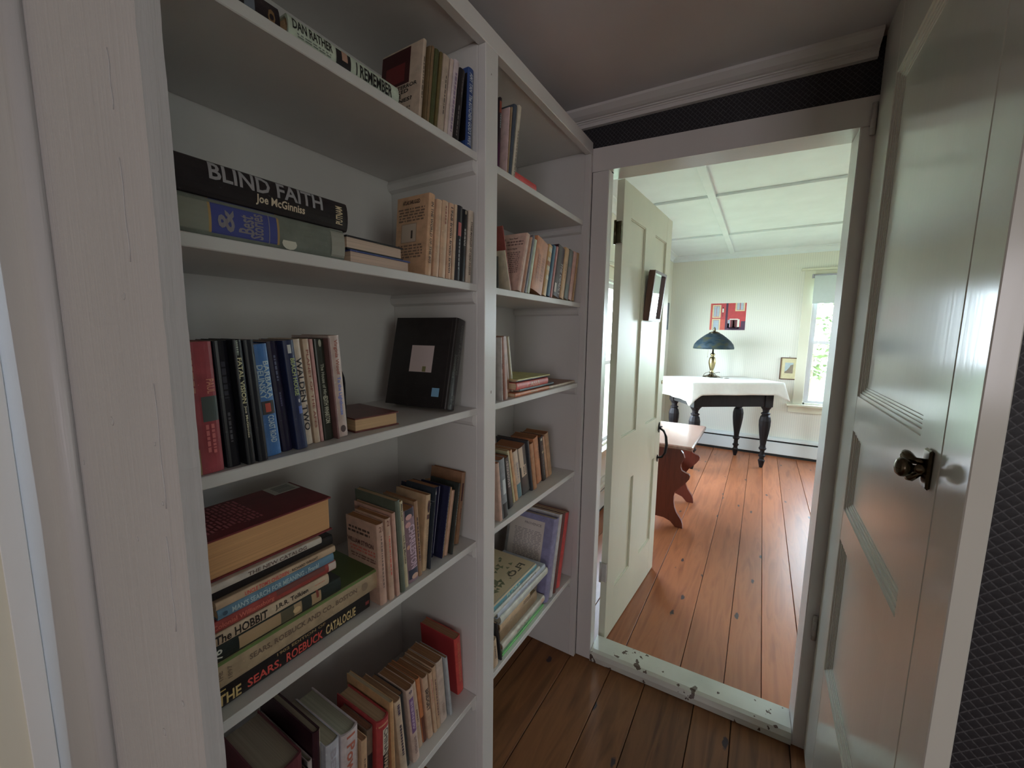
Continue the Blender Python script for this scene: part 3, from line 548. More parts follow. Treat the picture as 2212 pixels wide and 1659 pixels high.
BOOKS = [
 {'row': 's1l', 'y': 0.4054, 'x': -0.69, 'z': 1.9605, 'T': 0.045, 'H': 0.1889, 'D': 0.155, 'lean': 0, 'rz': 0, 'kind': 'h', 'page': None, 'col': (24, 18, 22), 'label': 'dark dust-jacketed hardback lying left of the pale green spine on the top left shelf', 'sp': [('b', 0.72, 0.8, (70, 75, 85), 0, 1), ('x', '0', (90, 66, 36), 0.9, 0.96, 0.5, 0.5)], 'cv': [], 'tc': [], 'lie': 1},
 {'row': 's1l', 'y': 0.638, 'x': -0.674, 'z': 1.9605, 'T': 0.036, 'H': 0.2286, 'D': 0.158, 'lean': 0, 'rz': 0, 'kind': 'h', 'page': (150, 120, 85), 'col': (128, 136, 122), 'label': 'pale green hardback lying on the top shelf, I REMEMBER on its spine', 'sp': [('t', 'DAN RATHER', (22, 20, 20), 0.03, 0.34, 0.42, 0.68), ('l', 0.06, 0.33, (80, 85, 80), 0.2, 0.3), ('b', 0.37, 0.5, (20, 18, 20), 0, 1), ('b', 0.42, 0.47, (120, 90, 75), 0.45, 0.9), ('t', 'I REMEMBER', (22, 20, 20), 0.55, 0.92, 0.6, 0.5)], 'cv': [], 'tc': [], 'lie': 1},
 {'row': 's1l', 'y': 0.6948, 'x': -0.675, 'z': 1.9605, 'T': 0.0095, 'H': 0.172, 'D': 0.13, 'lean': 0.1207, 'rz': 0, 'kind': 'p', 'page': None, 'col': (150, 132, 115), 'label': 'cream paperback with a dark red cover picture, top left shelf, beside the pale green book', 'sp': [('l', 0.18, 0.75, (70, 60, 50), 0.5, 0.5)], 'cv': [('p', 0.0, 0.72, 0.52, 0.98, (45, 10, 14)), ('p', 0.12, 0.6, 0.56, 0.8, (80, 14, 18)), ('t', 'WHAT TERROR', (22, 20, 20), 0.02, 0.92, 0.455, 0.05), ('t', 'STALKED', (22, 20, 20), 0.1, 0.72, 0.395, 0.05), ('t', 'THE', (22, 20, 20), 0.3, 0.55, 0.34, 0.045), ('t', 'LANES?', (22, 20, 20), 0.3, 0.82, 0.28, 0.05), ('l', 0.2, 0.8, 0.05, 0.22, (90, 80, 70))], 'lie': 0},
 {'row': 's1l', 'y': 0.7065, 'x': -0.668, 'z': 1.9605, 'T': 0.0039, 'H': 0.162, 'D': 0.14, 'lean': 0.1245, 'rz': 0, 'kind': 'p', 'page': None, 'col': (78, 62, 36), 'label': 'worn brown spine, first of the olive and brown books on the top left shelf', 'sp': [], 'cv': [], 'lie': 0},
 {'row': 's1l', 'y': 0.7127, 'x': -0.668, 'z': 1.9605, 'T': 0.0082, 'H': 0.1658, 'D': 0.14, 'lean': 0.1282, 'rz': 0, 'kind': 'p', 'page': None, 'col': (88, 68, 42), 'label': 'tan brown spine next to the dark green one, top left shelf', 'sp': [], 'cv': [], 'lie': 0},
 {'row': 's1l', 'y': 0.7233, 'x': -0.668, 'z': 1.9605, 'T': 0.0132, 'H': 0.1666, 'D': 0.14, 'lean': 0.1322, 'rz': 0, 'kind': 'h', 'page': None, 'col': (50, 54, 26), 'label': 'dark green cloth spine among the olive books on the top left shelf', 'sp': [], 'cv': [], 'lie': 0},
 {'row': 's1l', 'y': 0.7387, 'x': -0.668, 'z': 1.9605, 'T': 0.0085, 'H': 0.1687, 'D': 0.13, 'lean': 0.1366, 'rz': 0, 'kind': 'p', 'page': None, 'col': (72, 60, 26), 'label': 'olive green spine right of the dark green one, top left shelf', 'sp': [], 'cv': [], 'lie': 0},
 {'row': 's1l', 'y': 0.7497, 'x': -0.668, 'z': 1.9605, 'T': 0.0202, 'H': 0.1708, 'D': 0.12, 'lean': 0.1426, 'rz': 0, 'kind': 'p', 'page': None, 'col': (128, 112, 98), 'label': 'cream paperback with a thin black title, top left shelf, beside the olive spine', 'sp': [('l', 0.25, 0.8, (50, 42, 40), 0.25, 0.6)], 'cv': [], 'lie': 0},
 {'row': 's1l', 'y': 0.7723, 'x': -0.668, 'z': 1.9605, 'T': 0.0099, 'H': 0.1745, 'D': 0.12, 'lean': 0.1488, 'rz': 0, 'kind': 'p', 'page': None, 'col': (168, 150, 140), 'label': 'narrow blank white spine on the top left shelf', 'sp': [], 'cv': [], 'lie': 0},
 {'row': 's1l', 'y': 0.7849, 'x': -0.668, 'z': 1.9605, 'T': 0.0175, 'H': 0.18, 'D': 0.12, 'lean': 0.1526, 'rz': 0, 'kind': 'p', 'page': None, 'col': (140, 128, 132), 'label': 'white paperback with a lilac printed spine, top left shelf', 'sp': [('l', 0.12, 0.95, (95, 78, 100), 0.55, 0.45), ('b', 0, 1, (175, 165, 165), 0.85, 1)], 'cv': [], 'lie': 0},
 {'row': 's1l', 'y': 0.8052, 'x': -0.668, 'z': 1.9605, 'T': 0.0202, 'H': 0.1717, 'D': 0.13, 'lean': 0.1559, 'rz': 0, 'kind': 'p', 'page': None, 'col': (20, 17, 19), 'label': 'glossy black spine leaning between the lilac and the blue book, top left shelf', 'sp': [('l', 0.5, 0.95, (80, 75, 75), 0.3, 0.4), ('l', 0.1, 0.4, (70, 66, 66), 0.25, 0.6)], 'cv': [], 'lie': 0},
 {'row': 's1l', 'y': 0.8589, 'x': -0.672, 'z': 1.9605, 'T': 0.022, 'H': 0.1941, 'D': 0.165, 'lean': 0.0582, 'rz': 0, 'kind': 'p', 'page': None, 'col': (18, 46, 94), 'label': 'blue spine with white lettering and a black cover with barcode sticker, top left shelf end', 'sp': [('t', "AMY TAN  The KITCHEN GOD'S WIFE", (190, 200, 210), 0.06, 0.95, 0.6, 0.5)], 'cv': [('p', 0.0, 1, 0.1, 0.93, (16, 14, 17)), ('p', 0.25, 0.62, 0.05, 0.22, (170, 155, 140)), ('bc', 0.3, 0.57, 0.07, 0.18, (60, 55, 55)), ('p', 0.35, 0.38, 0.55, 0.68, (150, 150, 155))], 'lie': 0},
 {'row': 's1r', 'y': 1.0269, 'x': -0.69, 'z': 1.9605, 'T': 0.0106, 'H': 0.2076, 'D': 0.12, 'lean': 0.057, 'rz': 0, 'kind': 'p', 'page': None, 'col': (40, 30, 36), 'label': 'dark red and black spine against the centre post, top right shelf', 'sp': [('b', 0.05, 0.2, (110, 50, 35), 0, 1), ('l', 0.2, 0.4, (120, 140, 140), 0.6, 0.5), ('b', 0.6, 1, (60, 20, 50), 0, 1)], 'cv': [], 'lie': 0},
 {'row': 's1r', 'y': 1.0397, 'x': -0.668, 'z': 1.9605, 'T': 0.004, 'H': 0.1818, 'D': 0.12, 'lean': 0.0762, 'rz': 0, 'kind': 'p', 'page': None, 'col': (168, 140, 140), 'label': 'pinkish white paperback, second spine on the top right shelf', 'sp': [('l', 0.12, 0.9, (100, 80, 90), 0.3, 0.5)], 'cv': [], 'lie': 0},
 {'row': 's1r', 'y': 1.0459, 'x': -0.668, 'z': 1.9605, 'T': 0.0057, 'H': 0.1883, 'D': 0.12, 'lean': 0.1088, 'rz': 0, 'kind': 'p', 'page': None, 'col': (105, 85, 60), 'label': 'thin tan spine squeezed on the top right shelf', 'sp': [], 'cv': [], 'lie': 0},
 {'row': 's1r', 'y': 1.0541, 'x': -0.668, 'z': 1.9605, 'T': 0.0172, 'H': 0.2039, 'D': 0.14, 'lean': 0.1419, 'rz': 0, 'kind': 'h', 'page': None, 'col': (42, 50, 60), 'label': 'slate blue hardback leaning on the top right shelf', 'sp': [], 'cv': [], 'lie': 0},
 {'row': 's1r', 'y': 1.0738, 'x': -0.668, 'z': 1.9605, 'T': 0.0156, 'H': 0.2131, 'D': 0.12, 'lean': 0.1646, 'rz': 0, 'kind': 'p', 'page': None, 'col': (170, 160, 140), 'label': 'narrow cream spine with black capitals leaning on the top right shelf', 'sp': [('l', 0.35, 1, (60, 50, 50), 0.35, 0.5)], 'cv': [], 'lie': 0},
 {'row': 's1r', 'y': 1.2362, 'x': -0.675, 'z': 1.9605, 'T': 0.026, 'H': 0.143, 'D': 0.15, 'lean': 0, 'rz': 0, 'kind': 'p', 'page': (175, 165, 155), 'col': (150, 32, 30), 'label': 'red book lying flat on the top right shelf, papers on it', 'sp': [], 'cv': [], 'tc': [], 'lie': 1},
 {'row': 's1r', 'y': 1.2682, 'x': -0.69, 'z': 1.9605, 'T': 0.02, 'H': 0.03, 'D': 0.12, 'lean': 0, 'rz': 0, 'kind': 'p', 'page': None, 'col': (175, 162, 150), 'label': 'small stack end of white paper on the top right shelf', 'sp': [], 'cv': [], 'tc': [], 'lie': 1},
 {'row': 's1r', 'y': 1.2242, 'x': -0.69, 'z': 1.988, 'T': 0.008, 'H': 0.121, 'D': 0.12, 'lean': 0, 'rz': 0, 'kind': 'p', 'page': None, 'col': (165, 155, 140), 'label': 'thin pamphlet lying on the red book, top right shelf', 'sp': [], 'cv': [], 'tc': [], 'lie': 1},
 {'row': 's2l', 'y': 0.4928, 'x': -0.669, 'z': 1.6287, 'T': 0.053, 'H': 0.2708, 'D': 0.235, 'lean': 0, 'rz': 0, 'kind': 'h', 'page': (150, 130, 100), 'col': (78, 82, 74), 'label': 'big grey green hardback lying flat with a blue spine label, second left shelf', 'sp': [('b', 0, 0.2, (92, 94, 84), 0, 1), ('b', 0.2, 0.212, (120, 95, 50), 0, 1), ('b', 0.212, 0.548, (38, 45, 100), 0, 1), ('b', 0.548, 0.56, (120, 95, 50), 0, 1), ('x', 'Best', (90, 85, 90), 0.34, 0.42, 0.5, 0.5), ('x', 'Stories', (90, 85, 90), 0.4, 0.47, 0.7, 0.5), ('x', '&', (90, 85, 90), 0.24, 0.32, 0.6, 0.5), ('b', 0.5, 0.505, (90, 85, 95), 0, 1), ('spot', 0.62, 0.0, 0.075, 0.35, (140, 138, 125)), ('b', 0.9, 1, (105, 103, 94), 0, 1)], 'cv': [], 'tc': [], 'lie': 1},
 {'row': 's2l', 'y': 0.5028, 'x': -0.671, 'z': 1.682, 'T': 0.05, 'H': 0.2768, 'D': 0.15, 'lean': 0, 'rz': 0, 'kind': 'h', 'page': (140, 120, 95), 'col': (24, 20, 22), 'label': 'black hardback on top of the grey green book, BLIND FAITH in silver letters', 'sp': [('t', 'BLIND FAITH', (105, 102, 105), 0.2, 0.82, 0.46, 0.74), ('t', 'Joe McGinniss', (210, 190, 160), 0.42, 0.7, 0.32, 0.3), ('x', 'PUTNAM', (200, 180, 140), 0.91, 0.96, 0.62, 0.5)], 'cv': [], 'tc': [], 'lie': 1},
 {'row': 's2x', 'y': 0.6706, 'x': -0.684, 'z': 1.6287, 'T': 0.026, 'H': 0.155, 'D': 0.22, 'lean': 0, 'rz': 0, 'kind': 'e', 'page': (190, 160, 140), 'col': (30, 42, 92), 'label': 'blue hardback lying with its page edges outward, second left shelf', 'sp': [], 'cv': [], 'tc': [], 'lie': 1},
 {'row': 's2x', 'y': 0.6556, 'x': -0.69, 'z': 1.6557, 'T': 0.026, 'H': 0.143, 'D': 0.22, 'lean': 0, 'rz': 0, 'kind': 'e', 'page': (188, 160, 140), 'col': (22, 22, 26), 'label': 'black hardback on top of the blue one, page edges outward, second left shelf', 'sp': [], 'cv': [], 'tc': [], 'lie': 1},
 {'row': 's2l', 'y': 0.7074, 'x': -0.672, 'z': 1.6287, 'T': 0.0202, 'H': 0.1866, 'D': 0.105, 'lean': 0.0954, 'rz': 0, 'kind': 'p', 'page': None, 'col': (160, 122, 88), 'label': 'yellowed paperback with a printed back cover facing out, second left shelf', 'sp': [('t', 'IN THE WORLD OF THE 60S', (55, 45, 40), 0.1, 0.85, 0.4, 0.5)], 'cv': [('t', 'ATLAS SHRUGGED', (22, 20, 20), 0.2, 0.75, 0.9, 0.05), ('l', 0.05, 0.92, 0.68, 0.86, (85, 65, 50)), ('p', 0.18, 0.68, 0.42, 0.66, (115, 95, 75)), ('p', 0.2, 0.66, 0.43, 0.65, (135, 120, 105)), ('p', 0.5, 0.56, 0.47, 0.57, (50, 40, 35)), ('l', 0.08, 0.9, 0.22, 0.4, (90, 70, 55))], 'lie': 0},
 {'row': 's2l', 'y': 0.7303, 'x': -0.668, 'z': 1.6287, 'T': 0.0172, 'H': 0.1782, 'D': 0.105, 'lean': 0.0926, 'rz': 0, 'kind': 'p', 'page': None, 'col': (165, 130, 100), 'label': 'tan paperback behind the one with the printed back cover, second left shelf', 'sp': [], 'cv': [], 'lie': 0},
 {'row': 's2l', 'y': 0.7505, 'x': -0.668, 'z': 1.6287, 'T': 0.0214, 'H': 0.181, 'D': 0.105, 'lean': 0.0888, 'rz': 0, 'kind': 'p', 'page': None, 'col': (160, 128, 100), 'label': 'tan paperback with a faded spine, third of the leaning ones on the second left shelf', 'sp': [('l', 0.05, 0.3, (110, 60, 50), 0.4, 0.5)], 'cv': [], 'lie': 0},
 {'row': 's2l', 'y': 0.7751, 'x': -0.668, 'z': 1.6287, 'T': 0.0175, 'H': 0.1813, 'D': 0.105, 'lean': 0.0836, 'rz': 0, 'kind': 'p', 'page': None, 'col': (158, 122, 95), 'label': 'tan paperback with black slanted title, second left shelf', 'sp': [('t', '1968 Irwin Irwin Irwin', (50, 42, 40), 0.05, 0.92, 0.5, 0.5)], 'cv': [], 'lie': 0},
 {'row': 's2l', 'y': 0.7959, 'x': -0.668, 'z': 1.6287, 'T': 0.009, 'H': 0.1829, 'D': 0.105, 'lean': 0.079, 'rz': 0, 'kind': 'p', 'page': None, 'col': (185, 155, 125), 'label': 'thin cream spine between tan and black ones, second left shelf', 'sp': [], 'cv': [], 'lie': 0},
 {'row': 's2l', 'y': 0.8078, 'x': -0.668, 'z': 1.6287, 'T': 0.0203, 'H': 0.1839, 'D': 0.105, 'lean': 0.0753, 'rz': 0, 'kind': 'p', 'page': None, 'col': (28, 27, 34), 'label': 'black paperback with a pink title, second left shelf', 'sp': [('b', 0.22, 0.4, (130, 60, 60), 0.2, 0.8), ('l', 0.42, 0.85, (110, 110, 115), 0.3, 0.5)], 'cv': [], 'lie': 0},
 {'row': 's2l', 'y': 0.8304, 'x': -0.6703, 'z': 1.6287, 'T': 0.022, 'H': 0.1808, 'D': 0.105, 'lean': 0.0753, 'rz': 0, 'kind': 'p', 'page': None, 'col': (18, 18, 22), 'label': 'black spine with small white words near its top, second left shelf', 'sp': [('l', 0.25, 0.5, (140, 135, 130), 0.3, 0.5), ('spot', 0.02, 0.5, 0.05, 0.3, (120, 110, 90))], 'cv': [], 'lie': 0},
 {'row': 's2l', 'y': 0.8547, 'x': -0.668, 'z': 1.6287, 'T': 0.0182, 'H': 0.1837, 'D': 0.105, 'lean': 0.0788, 'rz': 0, 'kind': 'p', 'page': None, 'col': (150, 135, 120), 'label': 'grey white paperback last on the second left shelf', 'sp': [('t', 'STAGE MANAGER OF DEAD IN DIVER', (60, 50, 50), 0.15, 0.9, 0.4, 0.5)], 'cv': [], 'lie': 0},
 {'row': 's3l', 'y': 0.2399, 'x': -0.672, 'z': 1.29, 'T': 0.034, 'H': 0.1916, 'D': 0.105, 'lean': -0.0244, 'rz': 0, 'kind': 'p', 'page': None, 'col': (120, 36, 46), 'label': 'thick red paperback with a small grey photo on its spine, third left shelf', 'sp': [('t', 'PAUL', (150, 90, 70), 0.28, 0.39, 0.3, 0.78), ('l', 0.02, 0.38, (150, 110, 85), 0.07, 0.2), ('b', 0.41, 0.6, (50, 58, 56), 0.38, 0.98), ('l', 0.62, 0.85, (165, 80, 80), 0.4, 0.6), ('b', 0.8, 1, (110, 95, 60), 0, 0.15)], 'cv': [], 'lie': 0},
 {'row': 's3l', 'y': 0.2796, 'x': -0.677, 'z': 1.29, 'T': 0.0192, 'H': 0.1927, 'D': 0.105, 'lean': -0.0384, 'rz': 0, 'kind': 'p', 'page': None, 'col': (14, 14, 22), 'label': 'black paperback with a worn top edge beside the red one, third left shelf', 'sp': [('l', 0.15, 0.45, (40, 40, 50), 0.5, 0.5), ('l', 0.55, 0.8, (60, 60, 66), 0.3, 0.5)], 'cv': [], 'lie': 0},
 {'row': 's3l', 'y': 0.3035, 'x': -0.668, 'z': 1.29, 'T': 0.0121, 'H': 0.1944, 'D': 0.105, 'lean': -0.0471, 'rz': 0, 'kind': 'p', 'page': None, 'col': (20, 22, 26), 'label': 'cracked black paperback, FATAL VISION in cream letters', 'sp': [('t', 'FATAL VISION', (190, 185, 140), 0.14, 0.5, 0.5, 0.5), ('t', 'Joe McGinniss', (150, 145, 120), 0.52, 0.78, 0.34, 0.5), ('l', 0, 0.12, (120, 130, 120), 0.4, 0.4)], 'cv': [], 'lie': 0},
 {'row': 's3l', 'y': 0.3206, 'x': -0.6688, 'z': 1.29, 'T': 0.0151, 'H': 0.1939, 'D': 0.105, 'lean': -0.0593, 'rz': 0, 'kind': 'p', 'page': None, 'col': (14, 16, 24), 'label': 'plain black spine between FATAL VISION and the bright blue book', 'sp': [], 'cv': [], 'lie': 0},
 {'row': 's3l', 'y': 0.3417, 'x': -0.6834, 'z': 1.29, 'T': 0.0238, 'H': 0.1867, 'D': 0.105, 'lean': -0.0758, 'rz': 0, 'kind': 'p', 'page': None, 'col': (24, 78, 132), 'label': 'bright blue paperback with a red figure picture on the spine, third left shelf', 'sp': [('t', 'BARBARA', (170, 195, 205), 0.15, 0.48, 0.38, 0.72), ('t', 'DELINSKY', (170, 195, 205), 0.18, 0.48, 0.38, 0.3), ('b', 0.5, 0.62, (45, 45, 45), 0, 1), ('b', 0.52, 0.6, (140, 50, 35), 0.3, 0.65), ('t', 'COAST ROAD', (175, 195, 205), 0.63, 0.88, 0.42, 0.55)], 'cv': [], 'lie': 0},
 {'row': 's3l', 'y': 0.3711, 'x': -0.6898, 'z': 1.29, 'T': 0.0174, 'H': 0.191, 'D': 0.105, 'lean': -0.0912, 'rz': 0, 'kind': 'p', 'page': None, 'col': (20, 16, 40), 'label': 'dark purple paperback right of the bright blue one, third left shelf', 'sp': [('l', 0.12, 0.35, (70, 75, 100), 0.3, 0.5), ('l', 0.45, 0.58, (60, 60, 90), 0.25, 0.5)], 'cv': [], 'lie': 0},
 {'row': 's3l', 'y': 0.3923, 'x': -0.6813, 'z': 1.29, 'T': 0.0192, 'H': 0.1926, 'D': 0.105, 'lean': -0.0862, 'rz': 0, 'kind': 'p', 'page': None, 'col': (22, 30, 62), 'label': 'navy paperback with a white sticker near the top, third left shelf', 'sp': [('b', 0.04, 0.115, (180, 180, 175), 0.3, 0.6), ('t', 'BEACH HOUSE', (120, 130, 80), 0.16, 0.5, 0.4, 0.6), ('spot', 0.55, 0.7, 0.03, 0.15, (190, 190, 200)), ('b', 0.6, 0.67, (50, 70, 130), 0.55, 0.9)], 'cv': [], 'lie': 0},
 {'row': 's3l', 'y': 0.414, 'x': -0.698, 'z': 1.29, 'T': 0.018, 'H': 0.1939, 'D': 0.105, 'lean': -0.0822, 'rz': 0, 'kind': 'p', 'page': None, 'col': (165, 148, 130), 'label': 'cream paperback, WALDEN TWO in black capitals', 'sp': [('t', 'WALDEN TWO', (30, 25, 28), 0.17, 0.86, 0.62, 0.55)], 'cv': [], 'lie': 0},
 {'row': 's3l', 'y': 0.4346, 'x': -0.697, 'z': 1.29, 'T': 0.0108, 'H': 0.1945, 'D': 0.105, 'lean': -0.0772, 'rz': 0, 'kind': 'p', 'page': None, 'col': (150, 128, 105), 'label': 'brownish paperback with small red capitals right of WALDEN TWO', 'sp': [('t', 'PLANET OF THE APES', (110, 60, 50), 0.1, 0.85, 0.45, 0.5)], 'cv': [], 'lie': 0},
 {'row': 's3l', 'y': 0.4478, 'x': -0.6987, 'z': 1.29, 'T': 0.0056, 'H': 0.1942, 'D': 0.105, 'lean': -0.0724, 'rz': 0, 'kind': 'p', 'page': None, 'col': (175, 125, 120), 'label': 'thin salmon pink spine left of the dark green one, third left shelf', 'sp': [], 'cv': [], 'lie': 0},
 {'row': 's3l', 'y': 0.4557, 'x': -0.6984, 'z': 1.29, 'T': 0.0192, 'H': 0.1941, 'D': 0.105, 'lean': -0.0679, 'rz': 0, 'kind': 'p', 'page': None, 'col': (32, 34, 28), 'label': 'dark green black paperback with white lettering, third left shelf', 'sp': [('spot', 0.03, 0.5, 0.06, 0.3, (120, 120, 105)), ('t', 'The House of Mirth', (120, 120, 105), 0.24, 0.58, 0.35, 0.5), ('t', 'EDITH WHARTON', (150, 150, 130), 0.56, 0.83, 0.5, 0.5)], 'cv': [], 'lie': 0},
 {'row': 's3l', 'y': 0.4774, 'x': -0.6904, 'z': 1.29, 'T': 0.0039, 'H': 0.1955, 'D': 0.105, 'lean': -0.0645, 'rz': 0, 'kind': 'p', 'page': None, 'col': (95, 62, 60), 'label': 'very thin brown spine between the dark green and the tall cream one, third left shelf', 'sp': [], 'cv': [], 'lie': 0},
 {'row': 's3l', 'y': 0.4836, 'x': -0.6968, 'z': 1.29, 'T': 0.0227, 'H': 0.2003, 'D': 0.125, 'lean': -0.0608, 'rz': 0, 'kind': 'p', 'page': None, 'col': (185, 160, 150), 'label': 'tall cream paperback, To the Lighthouse in blue letters', 'sp': [('t', 'Virginia Woolf', (120, 60, 45), 0.04, 0.38, 0.42, 0.5), ('t', 'To the Lighthouse', (70, 90, 160), 0.4, 0.78, 0.42, 0.5), ('spot', 0.92, 0.5, 0.06, 0.5, (60, 45, 45))], 'cv': [], 'lie': 0},
 {'row': 's4l', 'y': 0.538, 'x': -0.69, 'z': 0.896, 'T': 0.04, 'H': 0.312, 'D': 0.21, 'lean': 0, 'rz': 0, 'kind': 'p', 'page': (120, 100, 70), 'col': (22, 18, 18), 'label': 'large black catalogue with red and yellow capitals at the bottom of the stack', 'sp': [('t', 'THE', (180, 150, 85), 0.06, 0.17, 0.5, 0.36), ('t', 'SEARS,', (150, 38, 28), 0.2, 0.38, 0.46, 0.33), ('t', 'ROEBUCK', (150, 38, 28), 0.41, 0.64, 0.46, 0.34), ('t', 'CATALOGUE', (190, 160, 100), 0.66, 0.88, 0.52, 0.38), ('t', '1902 EDITION OF', (105, 84, 50), 0.36, 0.66, 0.13, 0.78), ('b', 0.04, 0.1, (140, 115, 50), 0.75, 0.8), ('b', 0.96, 0.99, (90, 30, 30), 0.3, 0.5)], 'cv': [], 'tc': [], 'lie': 1},
 {'row': 's4l', 'y': 0.5521, 'x': -0.682, 'z': 0.9365, 'T': 0.044, 'H': 0.3261, 'D': 0.23, 'lean': 0, 'rz': 0, 'kind': 'p', 'page': (135, 112, 80), 'col': (116, 98, 74), 'label': 'thick tan catalogue with a green top cover, second from bottom of the stack', 'sp': [('t', 'SEARS, ROEBUCK AND CO., BOSTON', (75, 60, 48), 0.2, 0.84, 0.26, 0.55), ('x', 'THE', (85, 70, 55), 0.055, 0.08, 0.4, 0.5), ('x', '1897', (85, 70, 55), 0.1, 0.12, 0.5, 0.5), ('spot', 0.9, 0.5, 0.04, 0.4, (90, 74, 58)), ('b', 0, 1, (64, 80, 34), 0.9, 1)], 'cv': [], 'tc': [('p', 0, 1, 0, 1, (52, 68, 30))], 'lie': 1},
 {'row': 's4l', 'y': 0.4655, 'x': -0.684, 'z': 0.981, 'T': 0.028, 'H': 0.2395, 'D': 0.15, 'lean': 0, 'rz': 0, 'kind': 'p', 'page': (140, 118, 85), 'col': (24, 30, 28), 'label': 'dark green paperback with a tan figure label, lying on the green topped catalogue', 'sp': [('b', 0.22, 0.82, (112, 90, 62), 0, 1), ('b', 0.5, 0.6, (60, 55, 40), 0.1, 0.9), ('b', 0.66, 0.74, (30, 32, 28), 0.1, 1), ('spot', 0.62, 0.5, 0.05, 0.4, (150, 125, 85)), ('x', '76', (150, 150, 140), 0.06, 0.12, 0.6, 0.5), ('b', 0.78, 0.8, (90, 35, 25), 0.5, 1)], 'cv': [], 'tc': [], 'lie': 1},
 {'row': 's4l', 'y': 0.4385, 'x': -0.682, 'z': 1.0095, 'T': 0.021, 'H': 0.2125, 'D': 0.11, 'lean': 0, 'rz': 0, 'kind': 'p', 'page': (150, 120, 85), 'col': (148, 128, 104), 'label': 'cream paperback with large black lettering, fourth from the bottom of the stack', 'sp': [('t', 'The HOBBIT', (28, 22, 20), 0.09, 0.46, 0.72, 0.5), ('t', 'J.R.R. Tolkien', (28, 22, 20), 0.52, 0.8, 0.5, 0.55), ('l', 0.86, 0.96, (150, 90, 70), 0.15, 0.6)], 'cv': [], 'tc': [], 'lie': 1},
 {'row': 's4l', 'y': 0.4565, 'x': -0.684, 'z': 1.031, 'T': 0.019, 'H': 0.2305, 'D': 0.14, 'lean': 0, 'rz': 0, 'kind': 'p', 'page': (185, 170, 155), 'col': (110, 34, 28), 'label': 'red booklet with a white end, lying just under the light blue paperback', 'sp': [('t', 'Colonial Williamsburg', (150, 70, 55), 0.08, 0.48, 0.55, 0.45), ('b', 0.5, 0.9, (80, 40, 36), 0.5, 1), ('b', 0.93, 1, (170, 150, 140), 0, 1)], 'cv': [], 'tc': [], 'lie': 1},
 {'row': 's4l', 'y': 0.4509, 'x': -0.682, 'z': 1.0505, 'T': 0.018, 'H': 0.1989, 'D': 0.105, 'lean': 0, 'rz': 0, 'kind': 'p', 'page': (150, 120, 85), 'col': (60, 90, 110), 'label': 'light blue paperback in the stack with white capitals', 'sp': [('t', "MAN'S SEARCH FOR MEANING - Frankl", (140, 160, 165), 0.1, 0.84, 0.52, 0.5), ('spot', 0.05, 0.5, 0.03, 0.4, (40, 60, 75))], 'cv': [], 'tc': [], 'lie': 1},
 {'row': 's4l', 'y': 0.4543, 'x': -0.681, 'z': 1.069, 'T': 0.013, 'H': 0.2043, 'D': 0.105, 'lean': 0, 'rz': 0, 'kind': 'p', 'page': (150, 120, 85), 'col': (170, 140, 110), 'label': 'cream paperback in the stack with red capitals, above the light blue one', 'sp': [('t', "UNCLE TOM'S CHILDREN", (165, 40, 40), 0.2, 0.55, 0.55, 0.5), ('t', '- RICHARD WRIGHT', (50, 38, 30), 0.56, 0.82, 0.4, 0.5)], 'cv': [], 'tc': [], 'lie': 1},
 {'row': 's4l', 'y': 0.4543, 'x': -0.688, 'z': 1.0825, 'T': 0.02, 'H': 0.2243, 'D': 0.12, 'lean': 0, 'rz': 0, 'kind': 'p', 'page': (120, 95, 70), 'col': (20, 17, 18), 'label': 'black paperback in the stack under the white catalogue', 'sp': [], 'cv': [], 'tc': [], 'lie': 1},
 {'row': 's4l', 'y': 0.4233, 'x': -0.675, 'z': 1.103, 'T': 0.012, 'H': 0.1973, 'D': 0.12, 'lean': 0, 'rz': 0, 'kind': 'p', 'page': (160, 140, 110), 'col': (160, 150, 140), 'label': 'thin white catalogue directly under the big red and tan book', 'sp': [('t', 'THE NEW CATALOG', (70, 55, 50), 0.35, 0.85, 0.55, 0.5)], 'cv': [], 'tc': [], 'lie': 1},
 {'row': 's4t', 'y': 0.4528, 'x': -0.686, 'z': 1.1155, 'T': 0.066, 'H': 0.2208, 'D': 0.15, 'lean': 0, 'rz': 0, 'kind': 'e', 'page': (140, 100, 58), 'col': (82, 18, 24), 'label': 'huge thick paperback with a dark red cover topping the stack, page edges outward', 'sp': [], 'cv': [], 'tc': [('p', 0.06, 0.4, 0.02, 0.25, (150, 150, 140)), ('bc', 0.12, 0.36, 0.05, 0.2, (70, 75, 70)), ('l', 0.1, 0.9, 0.5, 0.98, (130, 60, 66))], 'lie': 1},
 {'row': 's4l', 'y': 0.5537, 'x': -0.672, 'z': 0.896, 'T': 0.0192, 'H': 0.1903, 'D': 0.105, 'lean': -0.0297, 'rz': 0, 'kind': 'p', 'page': (120, 80, 45), 'col': (168, 132, 115), 'label': 'pinkish paperback with its printed cover facing out behind the stack, third book row', 'sp': [('x', '21', (90, 60, 50), 0.03, 0.1, 0.5, 0.5), ('l', 0.15, 0.8, (90, 70, 65), 0.35, 0.5)], 'cv': [('l', 0.05, 0.8, 0.8, 0.9, (60, 45, 40)), ('t', 'WILLIAM STYRON', (60, 30, 30), 0.02, 0.9, 0.68, 0.06), ('l', 0.1, 0.95, 0.58, 0.66, (150, 70, 60)), ('l', 0.1, 0.95, 0.5, 0.56, (90, 60, 50))], 'lie': 0},
